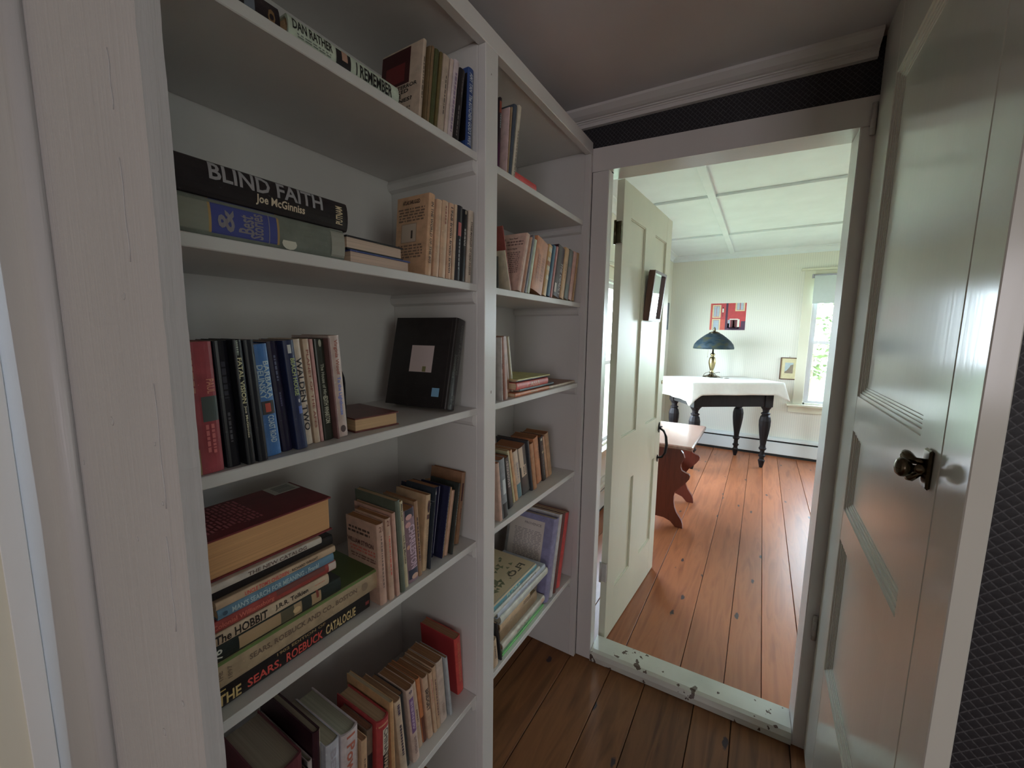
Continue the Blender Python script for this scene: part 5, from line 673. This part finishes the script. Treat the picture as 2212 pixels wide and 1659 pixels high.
 {'row': 's4r', 'y': 1.1987, 'x': -0.7118, 'z': 0.896, 'T': 0.0153, 'H': 0.2051, 'D': 0.11, 'lean': -0.2418, 'rz': 0, 'kind': 'p', 'page': (105, 62, 35), 'col': (160, 118, 78), 'label': 'tan orange spine right of the pale yellow one, fourth right shelf', 'sp': [], 'cv': [], 'lie': 0},
 {'row': 's4r', 'y': 1.2208, 'x': -0.7174, 'z': 0.896, 'T': 0.0324, 'H': 0.1886, 'D': 0.11, 'lean': -0.2183, 'rz': 0, 'kind': 'p', 'page': (105, 62, 35), 'col': (150, 132, 115), 'label': 'cream spine shading to teal at its foot, fourth right shelf', 'sp': [('l', 0.25, 0.6, (80, 76, 90), 0.3, 0.5), ('b', 0.7, 1, (60, 82, 88), 0, 1)], 'cv': [], 'lie': 0},
 {'row': 's4r', 'y': 1.2581, 'x': -0.716, 'z': 0.896, 'T': 0.0535, 'H': 0.1935, 'D': 0.11, 'lean': -0.2266, 'rz': 0, 'kind': 'p', 'page': (105, 62, 35), 'col': (48, 46, 46), 'label': 'black and white paperback with a cream torn patch, fourth right shelf', 'sp': [('b', 0.0, 0.4, (160, 140, 120), 0, 0.45), ('b', 0.4, 0.62, (150, 130, 110), 0.1, 0.7), ('l', 0.42, 0.6, (40, 36, 36), 0.4, 0.5)], 'cv': [], 'lie': 0},
 {'row': 's4r', 'y': 1.3152, 'x': -0.7107, 'z': 0.896, 'T': 0.0115, 'H': 0.2114, 'D': 0.14, 'lean': -0.2208, 'rz': 0, 'kind': 'h', 'page': (105, 70, 40), 'col': (38, 40, 44), 'label': 'dark hardback with a clear plastic sleeve, fourth right shelf', 'sp': [('b', 0, 0.35, (110, 110, 115), 0.6, 1)], 'cv': [], 'lie': 0},
 {'row': 's4r', 'y': 1.3292, 'x': -0.7078, 'z': 0.896, 'T': 0.0236, 'H': 0.1947, 'D': 0.105, 'lean': -0.2109, 'rz': 0, 'kind': 'p', 'page': (95, 58, 30), 'col': (128, 88, 56), 'label': 'light brown worn spine right of the sleeved book, fourth right shelf', 'sp': [], 'cv': [], 'lie': 0},
 {'row': 's4r', 'y': 1.3893, 'x': -0.7258, 'z': 0.896, 'T': 0.0381, 'H': 0.2002, 'D': 0.105, 'lean': -0.225, 'rz': 0, 'kind': 'p', 'page': (95, 58, 30), 'col': (140, 88, 52), 'label': 'orange tan paperback with black slanted print, fourth right shelf', 'sp': [('l', 0.2, 0.5, (50, 35, 30), 0.5, 0.8)], 'cv': [], 'lie': 0},
 {'row': 's4r', 'y': 1.4305, 'x': -0.7217, 'z': 0.896, 'T': 0.0282, 'H': 0.1958, 'D': 0.105, 'lean': -0.2169, 'rz': 0, 'kind': 'p', 'page': (95, 58, 30), 'col': (36, 28, 26), 'label': 'black spine with white figures on top, fourth right shelf', 'sp': [('spot', 0.06, 0.4, 0.05, 0.5, (160, 155, 140)), ('spot', 0.35, 0.5, 0.05, 0.5, (190, 180, 140)), ('l', 0.15, 0.9, (90, 84, 84), 0.4, 0.5)], 'cv': [], 'lie': 0},
 {'row': 's4r', 'y': 1.4707, 'x': -0.7264, 'z': 0.896, 'T': 0.0197, 'H': 0.1926, 'D': 0.105, 'lean': -0.2603, 'rz': 0, 'kind': 'p', 'page': (95, 58, 30), 'col': (150, 112, 84), 'label': 'narrow pale brown spine right of the black one, fourth right shelf', 'sp': [], 'cv': [], 'lie': 0},
 {'row': 's4r', 'y': 1.4933, 'x': -0.7259, 'z': 0.896, 'T': 0.0295, 'H': 0.1988, 'D': 0.105, 'lean': -0.2423, 'rz': 0, 'kind': 'p', 'page': (95, 58, 30), 'col': (128, 96, 66), 'label': 'ragged brown paperback at the right end, fourth right shelf', 'sp': [], 'cv': [], 'lie': 0},
 {'row': 's5r', 'y': 1.3686, 'x': -0.676, 'z': 0.394, 'T': 0.01, 'H': 0.3086, 'D': 0.2, 'lean': 0, 'rz': 0, 'kind': 'p', 'page': None, 'col': (70, 130, 66), 'label': 'bright green thin book at the bottom of the lower right pile', 'sp': [('b', 0, 1, (50, 100, 48), 0.4, 0.5)], 'cv': [], 'tc': [], 'lie': 1},
 {'row': 's5r', 'y': 1.353, 'x': -0.676, 'z': 0.4045, 'T': 0.01, 'H': 0.293, 'D': 0.2, 'lean': 0, 'rz': 0, 'kind': 'p', 'page': None, 'col': (52, 92, 56), 'label': 'dark green thin book with black capitals in the lower right pile', 'sp': [('l', 0.3, 0.6, (25, 35, 25), 0.6, 0.5)], 'cv': [], 'tc': [], 'lie': 1},
 {'row': 's5r', 'y': 1.3727, 'x': -0.674, 'z': 0.415, 'T': 0.026, 'H': 0.3127, 'D': 0.2, 'lean': 0, 'rz': 0, 'kind': 'h', 'page': (120, 90, 60), 'col': (165, 160, 148), 'label': 'white hardback with worn jacket, IRELAND on its spine', 'sp': [('t', 'IRELAND', (90, 80, 70), 0.3, 0.62, 0.35, 0.5), ('b', 0.9, 0.97, (120, 95, 80), 0.3, 0.9)], 'cv': [], 'tc': [], 'lie': 1},
 {'row': 's5r', 'y': 1.3218, 'x': -0.684, 'z': 0.4415, 'T': 0.046, 'H': 0.2658, 'D': 0.2, 'lean': 0, 'rz': 0, 'kind': 'h', 'page': (70, 50, 35), 'col': (84, 66, 44), 'label': 'thick brown leather bound book in the middle of the lower right pile', 'sp': [], 'cv': [], 'tc': [], 'lie': 1},
 {'row': 's5r', 'y': 1.2592, 'x': -0.68, 'z': 0.488, 'T': 0.034, 'H': 0.2092, 'D': 0.18, 'lean': 0, 'rz': 0, 'kind': 'h', 'page': (100, 70, 48), 'col': (120, 98, 72), 'label': 'tan book with handwritten spine in the lower right pile', 'sp': [('l', 0.75, 1, (60, 45, 35), 0.4, 0.5)], 'cv': [], 'tc': [], 'lie': 1},
 {'row': 's5r', 'y': 1.3929, 'x': -0.673, 'z': 0.5225, 'T': 0.03, 'H': 0.3479, 'D': 0.2, 'lean': 0, 'rz': 0, 'kind': 'h', 'page': (150, 140, 120), 'col': (160, 160, 150), 'label': 'white hardback with grey lettering in the lower right pile', 'sp': [('l', 0.3, 0.8, (110, 110, 115), 0.35, 0.5)], 'cv': [], 'tc': [], 'lie': 1},
 {'row': 's5r', 'y': 1.3759, 'x': -0.676, 'z': 0.553, 'T': 0.022, 'H': 0.3459, 'D': 0.2, 'lean': 0, 'rz': 0, 'kind': 'h', 'page': (150, 140, 120), 'col': (128, 136, 148), 'label': 'pale blue grey hardback in the lower right pile', 'sp': [('l', 0.3, 0.8, (80, 84, 100), 0.35, 0.5)], 'cv': [], 'tc': [], 'lie': 1},
 {'row': 's5r', 'y': 1.3273, 'x': -0.676, 'z': 0.5755, 'T': 0.016, 'H': 0.3328, 'D': 0.2, 'lean': 0, 'rz': 0, 'kind': 'p', 'page': None, 'col': (168, 168, 160), 'label': 'white thin book under the teal one in the lower right pile', 'sp': [('l', 0.5, 0.9, (60, 60, 60), 0.35, 0.5)], 'cv': [], 'tc': [], 'lie': 1},
 {'row': 's5r', 'y': 1.3028, 'x': -0.678, 'z': 0.592, 'T': 0.022, 'H': 0.3083, 'D': 0.21, 'lean': 0, 'rz': 0, 'kind': 'h', 'page': (140, 120, 95), 'col': (40, 88, 98), 'label': 'teal spined book with a flower patterned cover topping the lower right pile', 'sp': [('t', 'FLORA', (150, 170, 150), 0.3, 0.6, 0.5, 0.5), ('b', 0, 1, (118, 104, 80), 0.85, 1)], 'cv': [], 'tc': [('p', 0, 1, 0, 1, (132, 118, 92)), ('fl', 0.1, 0.9, 0.1, 0.9, (70, 72, 50)), ('t2', 'FLO', (50, 45, 35), 0.1, 0.45, 0.82, 0.12)], 'lie': 1},
 {'row': 's5r', 'y': 1.3739, 'x': -0.674, 'z': 0.394, 'T': 0.0446, 'H': 0.3379, 'D': 0.21, 'lean': 0.2411, 'rz': 0, 'kind': 'h', 'page': (120, 110, 100), 'col': (78, 76, 104), 'label': 'purple blue framed book with printed sheet facing out, bottom right shelf', 'sp': [], 'cv': [('p', 0.0, 0.82, 0.0, 0.93, (128, 120, 116)), ('t', 'PROVENCE', (80, 72, 72), 0.35, 0.75, 0.86, 0.03), ('l', 0.12, 0.78, 0.45, 0.8, (95, 88, 88)), ('p', 0.4, 0.72, 0.03, 0.2, (24, 26, 26))], 'lie': 0},
 {'row': 's5r', 'y': 1.4213, 'x': -0.674, 'z': 0.394, 'T': 0.0278, 'H': 0.3434, 'D': 0.25, 'lean': 0.2444, 'rz': 0, 'kind': 'p', 'page': None, 'col': (150, 148, 150), 'label': 'tall white book right of the purple blue one, bottom right shelf', 'sp': [('l', 0.5, 0.75, (90, 84, 84), 0.3, 0.5)], 'cv': [], 'lie': 0},
 {'row': 's5r', 'y': 1.4523, 'x': -0.674, 'z': 0.394, 'T': 0.0302, 'H': 0.3376, 'D': 0.25, 'lean': 0.2481, 'rz': 0, 'kind': 'p', 'page': None, 'col': (60, 24, 22), 'label': 'thin dark red book behind the tall white one, bottom right shelf', 'sp': [], 'cv': [], 'lie': 0},
 {'row': 's5r', 'y': 1.4869, 'x': -0.676, 'z': 0.394, 'T': 0.0404, 'H': 0.3229, 'D': 0.25, 'lean': 0.2519, 'rz': 0, 'kind': 'p', 'page': None, 'col': (128, 22, 22), 'label': 'tall deep red book at the right end of the bottom right shelf', 'sp': [], 'cv': [], 'lie': 0},
 {'row': 's5q', 'y': 1.004, 'x': -0.672, 'z': 0.394, 'T': 0.028, 'H': 0.105, 'D': 0.12, 'lean': -0.14, 'rz': 0, 'kind': 'p', 'page': None, 'col': (130, 108, 86), 'label': 'worn tan book upright against the post at the foot of the lower right pile', 'sp': [('l', 0.2, 0.7, (60, 50, 45), 0.3, 0.5)], 'cv': [], 'lie': 0},
 {'row': 's5q', 'y': 1.046, 'x': -0.672, 'z': 0.394, 'T': 0.007, 'H': 0.16, 'D': 0.14, 'lean': -0.2, 'rz': 0, 'kind': 'p', 'page': None, 'col': (22, 22, 24), 'label': 'thin black book upright by the post at the foot of the lower right pile', 'sp': [], 'cv': [], 'lie': 0}
]
# ------------------------------------------------------------------ books
KR = {'s1': 2.6, 's2': 2.4, 's3': 2.4, 's4': 2.8, 's5': 3.6}
GROUPS = {'s1l': 'books on the top left shelf', 's2l': 'books on the second left shelf', 's2x': 'books on the second left shelf', 's3l': 'books on the third left shelf', 's4l': 'books on the fourth left shelf', 's4t': 'books on the fourth left shelf',
 's5l': 'books on the bottom left shelf', 's1r': 'books on the top right shelf', 's2r': 'books on the second right shelf', 's3r': 'books on the third right shelf', 's3q': 'books on the third right shelf', 's4r': 'books on the fourth right shelf', 's5r': 'books on the bottom right shelf', 's5q': 'books on the bottom right shelf'}
def bmat(c, k, rough=.38):
    key = ('bk', c, k, rough)
    if key in MATS: return MATS[key]
    col = tone(c, k); m, nt, b = newmat('book_cover_ink', rough, .5)
    n, r, mp = mix_noise(nt, b, tuple(x * .72 for x in col[:3]), tuple(min(.85, x * 1.12) for x in col[:3]), (1, 1, 1), 38, 5, .25, .75)
    # rubbed edges: fine pale scratches
    co = nd(nt, 'ShaderNodeTexCoord'); v = nd(nt, 'ShaderNodeTexNoise'); v.inputs['Scale'].default_value = 140; v.inputs['Detail'].default_value = 2; v.inputs['Distortion'].default_value = 2
    nt.links.new(co.outputs['Object'], v.inputs[0]); rr = nd(nt, 'ShaderNodeValToRGB'); rr.color_ramp.elements[0].position = .70; rr.color_ramp.elements[1].position = .76; nt.links.new(v.outputs[0], rr.inputs[0])
    mx = nd(nt, 'ShaderNodeMix'); mx.data_type = 'RGBA'; nt.links.new(rr.outputs[0], mx.inputs[0]); nt.links.new(r.outputs[0], mx.inputs[6]); mx.inputs[7].default_value = tuple(min(.8, x * 1.5 + .05) for x in col[:3]) + (1,)
    nt.links.new(mx.outputs[2], b.inputs['Base Color'])
    MATS[key] = m; return m
def ink(c, k):
    key = ('ink', c, k)
    if key in MATS: return MATS[key]
    m, nt, b = newmat('printing_ink', .45, .4); b.inputs['Base Color'].default_value = tone(c, k); MATS[key] = m; return m
def pmat(c, k):
    key = ('pg', c, k)
    if key in MATS: return MATS[key]
    m, nt, b = newmat('page_edges', .8, .2); col = tone(c, k)
    mix_noise(nt, b, tuple(x * .72 for x in col[:3]), tuple(min(.85, x * 1.1) for x in col[:3]), (3, 900, 3), 1, 2, .2, .8); MATS[key] = m; return m
TXT = {}
def text_mesh(s):
    if s in TXT: return TXT[s]
    c = bpy.data.curves.new('lettering', 'FONT'); c.body = s; c.size = 1; c.resolution_u = 2; c.offset = .022
    o = bpy.data.objects.new('lettering', c); COL.objects.link(o)
    me = bpy.data.meshes.new_from_object(o.evaluated_get(bpy.context.evaluated_depsgraph_get()))
    import bmesh
    ys_ = [v.co.y for v in me.vertices]; ya, yb = min(ys_), max(ys_)
    bm = bmesh.new(); bm.from_mesh(me)
    for q in range(1, 7): bmesh.ops.bisect_plane(bm, geom=bm.verts[:] + bm.edges[:] + bm.faces[:], plane_co=(0, ya + (yb - ya) * q / 7, 0), plane_no=(0, 1, 0))
    bm.verts.index_update(); vs = [v.co.copy() for v in bm.verts]; fs = [tuple(v.index for v in f.verts) for f in bm.faces]; bm.free()
    bpy.data.objects.remove(o); bpy.data.curves.remove(c); bpy.data.meshes.remove(me)
    x0 = min(v.x for v in vs); x1 = max(v.x for v in vs); y0 = min(v.y for v in vs); y1 = max(v.y for v in vs)
    TXT[s] = ([((v.x - x0) / (x1 - x0), (v.y - y0) / (y1 - y0)) for v in vs], fs); return TXT[s]
def put_text(mb, s, O, ax, ay, off):
    vs, fs = text_mesh(s); O = Vector(O); ax = Vector(ax); ay = Vector(ay); n = ax.cross(ay).normalized() * off
    mb.add([O + ax * u + ay * v + n for u, v in vs], fs)
def put_lines(mb, O, ax, ay, off, rows, rnd, per=7):
    O = Vector(O); ax = Vector(ax); ay = Vector(ay); n = ax.cross(ay).normalized() * off
    for r in range(rows):
        v0 = 1 - (r + .78) / rows; v1 = 1 - (r + .22) / rows; u = rnd.uniform(0, .06)
        while u < .97:
            w_ = rnd.uniform(.25, 1.2) / per; e = min(.99, u + w_)
            mb.add([O + ax * u + ay * v0 + n, O + ax * e + ay * v0 + n, O + ax * e + ay * v1 + n, O + ax * u + ay * v1 + n], [(0, 1, 2, 3)]); u = e + .25 / per
def make_book(d):
    k = KR[d['row'][:2]]; T, H, D = max(d['T'], .0035), d['H'], d['D']; kind = d['kind']; rnd = random.Random(d['label'])
    b = thing('book', d['label'], 'book', group=GROUPS[d['row']])
    if d['lie']: b.location = (d['x'], d['y'], d['z'] + .0003); b.rotation_euler = (math.pi / 2, 0, 0)
    else:
        th = d['lean']; lift = T * math.sin(th) if th > 0 else 0
        b.location = (d['x'], d['y'], d['z'] + .0003 + lift); b.rotation_euler = (-th, 0, 0)
    cov = bmat(tuple(d['col']), k, .30 if max(d['col']) < 60 else .42)
    pg = pmat(tuple(d['page']) if d['page'] else (170, 145, 115), k if not d['page'] else k)
    t = min(.0012, T * .12) if kind == 'p' else min(.0028, T * .16)
    rb = min(.004, T * .22) if kind == 'p' else min(.007, T * .3)
    c = MB()
    if kind == 'e':      # page edges turned outward: the spine is at the far (back) side
        rbk = .008
        outer = [(0, 0), (0, t), (-D + t * 2, t), (-D + t * 2, T - t), (0, T - t), (0, T), (-D + rbk, T), (-D + .002, T - rbk * .7), (-D, T / 2), (-D + .002, rbk * .7), (-D + rbk, 0)]
        c.prism(outer, 0, H, 'z'); c.build('cover', cov, b)
        MB().box((-D + t * 2, t, .003), (-.004 if D > .12 else -.002, T - t, H - .003)).build('page_block', pg, b)
    else:
        arc = [(-rb * (1 - math.sin(a)), T / 2 + (T / 2) * (-math.cos(a))) for a in [math.pi * q / 8 for q in range(9)]]
        arc = [(x * (1.0), y) for x, y in arc]
        outer = [(-D, 0)] + arc + [(-D, T), (-D, T - t)] + [(-rb - t, T - t), (-rb * .4 - t, T * .75), (-t * 1.1, T / 2), (-rb * .4 - t, T * .25), (-rb - t, t)] + [(-D, t)]
        c.prism(outer, 0, H, 'z'); c.build('cover', cov, b)
        ins = .0012 if kind == 'p' else .0035
        MB().prism([(-D + ins, t + .0001), (-rb - t - .0006, t + .0001), (-t * 1.1 - .001, T / 2), (-rb - t - .0006, T - t - .0001), (-D + ins, T - t - .0001), (-D + ins + .001, T / 2)], ins, H - ins, 'z').build('page_block', pg, b)
    up = d['lie']
    # spine outline position at thickness y
    def sx(y): 
        q = min(1, max(-1, 1 - 2 * y / T)); a = math.acos(q); return -rb * (1 - math.sin(a))
    def band(mb, z0, z1, y0, y1, off):
        n = 7 if (y1 - y0) > .4 else 3; ys = [T * (y0 + (y1 - y0) * i / n) for i in range(n + 1)]
        for i in range(n): mb.add([(sx(ys[i]) + off, ys[i], z0), (sx(ys[i + 1]) + off, ys[i + 1], z0), (sx(ys[i + 1]) + off, ys[i + 1], z1), (sx(ys[i]) + off, ys[i], z1)], [(0, 1, 2, 3)])
    groups = {}; lay = 0
    def g(name, col):
        key = (name, tuple(col), lay if name in ('cover_picture', 'spine_title', 'cover_title', 'spine_mark', 'cover_print', 'spine_print') else 0); 
        if key not in groups: groups[key] = MB()
        return groups[key]
    for q in d['sp']:
        lay += 1; off = .0002 + .00006 * lay
        if q[0] == 'b':
            _, a, e, col, y0, y1 = q
            if up: z0, z1 = H * (1 - e), H * (1 - a)
            else: z0, z1 = H * (1 - e), H * (1 - a)
            band(g('spine_band', col), max(z0, .0003), min(z1, H - .0003), y0, y1, off)
        elif q[0] in ('t', 'l'):
            if q[0] == 't': _, s, col, a, e, fr, yc = q
            else: _, a, e, col, fr, yc = q
            hgt = T * fr; y0 = T * yc - hgt / 2; y0 = max(.0004, min(T - hgt - .0004, y0)); za = H * (1 - a); L = H * (e - a)
            xx = min(sx(y0 + hgt * .02), sx(y0 + hgt * .98)); xx = max(xx, sx(y0 + hgt / 2)) + off
            if q[0] == 't':
                m = g('spine_title', col); vs_, fs_ = text_mesh(s)
                m.add([(sx(y0 + hgt * v_) + off + .0002, y0 + hgt * v_, za - L * u_) for u_, v_ in vs_], fs_)
            else: put_lines(g('spine_print', col), (xx, y0, za), (0, 0, -L), (0, hgt, 0), 0, 1 if T < .022 else 2, rnd, max(6, int(L / .009)))
        elif q[0] == 'x':
            _, s, col, a, e, fr, yc = q; w_ = T * fr; y0 = T * yc - w_ / 2
            m = g('spine_mark', col); vs_, fs_ = text_mesh(s); m.add([(sx(y0 + w_ * u_) + off + .0002, y0 + w_ * u_, H * (1 - e) + H * (e - a) * v_) for u_, v_ in vs_], fs_)
        elif q[0] in ('spot', 'oval'):
            if q[0] == 'spot': _, a, yc, rr_, fr, col = q; zc = H * (1 - a); rz = H * rr_ * .6; ry = T * fr * .5
            else: _, a, e, col = q; zc = H * (1 - (a + e) / 2); rz = H * (e - a) / 2; ry = T * .25; yc = .5
            yc = max(ry / T + .02, min(.98 - ry / T, yc)); zc = max(rz + .001, min(H - rz - .001, zc))
            m = g('spine_mark', col); x_ = sx(T * yc) + off; vs = [(x_, T * yc + ry * math.cos(i * .5236), zc + rz * math.sin(i * .5236)) for i in range(12)]; m.add(vs, [tuple(range(12))])
    for side in ('cv', 'tc'):
        for q in d.get(side) or []:
            lay += 1; off = .0003 + .00006 * lay
            # cover plane: u from fore edge (0) to spine (1), z from foot to head
            def P(u, z): return (-D + u * (D - rb * 1.2), (-off if side == 'cv' else T + off), z * H)
            if q[0] == 'p':
                _, u0, u1, z0, z1, col = q; m = g('cover_picture', col); m.add([P(u0, z0), P(u1, z0), P(u1, z1), P(u0, z1)], [(0, 1, 2, 3)])
            elif q[0] in ('t', 't2'):
                _, s, col, u0, u1, z0, hz = q; A = Vector(P(u0, z0)); B = Vector(P(u1, z0)); C_ = Vector(P(u0, z0 + hz))
                if side == 'tc': A = Vector(P(.88, .10)); B = Vector(P(.88, .42)); C_ = Vector(P(.74, .10)); A, B = A, B
                put_text(g('cover_title', col), s, A, B - A, C_ - A, 0)
            elif q[0] == 'l':
                _, u0, u1, z0, z1, col = q; A = Vector(P(u0, z0)); B = Vector(P(u1, z0)); C_ = Vector(P(u0, z1))
                put_lines(g('cover_print', col), A, B - A, C_ - A, 0, max(2, int((z1 - z0) * H / .0065)), rnd, 6)
            elif q[0] == 'bc':
                _, u0, u1, z0, z1, col = q; m = g('barcode', col); u = u0
                while u < u1:
                    e = u + rnd.uniform(.008, .02); m.add([P(u, z0), P(min(e, u1), z0), P(min(e, u1), z1), P(u, z1)], [(0, 1, 2, 3)]); u = e + rnd.uniform(.006, .014)
            elif q[0] == 'fl':
                _, u0, u1, z0, z1, col = q; m = g('flower_pattern', col)
                for _k in range(34):
                    cu, cz = rnd.uniform(u0, u1), rnd.uniform(z0, z1); s_x = rnd.uniform(.03, .07); s_z = s_x * D / H; ph = rnd.random() * 3
                    m.add([P(cu + s_x * math.cos(ph + i * 1.047) * (.5 if i % 2 else 1), cz + s_z * math.sin(ph + i * 1.047) * (.5 if i % 2 else 1)) for i in range(6)], [tuple(range(6))])
    for (nm, col, _n), m in groups.items():
        me = bpy.data.meshes.new(nm); me.from_pydata(m.v, [], m.f); me.update(); me.materials.append(ink(col, k)); o = bpy.data.objects.new(nm, me); COL.objects.link(o); o.parent = b
        if nm == 'flower_pattern': o['kind'] = 'stuff'
    return b
for d in BOOKS: make_book(d)
# pieces on the third left shelf that do not follow the row
dd = dict(row='s3l', y=0, x=0, z=1.290, T=.044, H=.245, D=.205, lean=.225, rz=0, kind='h', page=(120, 100, 80), col=(26, 22, 22), lie=0,
    label='big black hardback leaning on the divider with a white square and blue sticker',
    sp=[('t', 'Goulash & Adventures', (62, 64, 60), .06, .62, .34, .62), ('t', 'Somewhere', (62, 64, 60), .4, .66, .25, .3), ('x', '3', (60, 62, 58), .84, .90, .4, .5), ('x', '24', (60, 62, 58), .91, .95, .4, .5)],
    cv=[('p', .34, .72, .38, .68, (165, 148, 148)), ('p', .56, .62, .385, .445, (90, 88, 50)), ('p', .77, .89, .12, .215, (90, 140, 175)), ('p', .02, .9, .10, .103, (40, 34, 34)), ('p', .96, .965, .02, .98, (60, 54, 52))], tc=[])
b_ = make_book(dd); th = .245; rz = .12; T_ = .044
b_.rotation_euler = (-th, 0, rz); b_.location = (-.690 + T_ * math.cos(th) * math.sin(rz), .833 - T_ * math.cos(th) * math.cos(rz), 1.2903 + T_ * math.sin(th))
dd = dict(row='s3l', y=0, x=0, z=1.290, T=.030, H=.108, D=.165, lean=0, rz=0, kind='e', page=(150, 118, 82), col=(80, 34, 30), lie=1,
    label='small worn red book lying flat beside the black bookend, yellowed page edges outward', sp=[], cv=[], tc=[])
b_ = make_book(dd); b_.rotation_euler = (math.pi / 2, 0, -.10); b_.location = (-.690, .632, 1.2903)
be = thing('bookend', 'black metal bookend with a rounded top behind the last cream book', 'bookend', (-.76, .5075, 1.2901))
pl = [(-.06, 0), (.055, 0), (.055, .105)] + [(.0 + .055 * math.cos(a), .105 + .045 * math.sin(a)) for a in [math.pi * q / 12 for q in range(1, 12)]] + [(-.055, .105), (-.06, .09)]
MB().prism(pl, -.0012, .0012, 'y').build('plate', M_IRON, be)
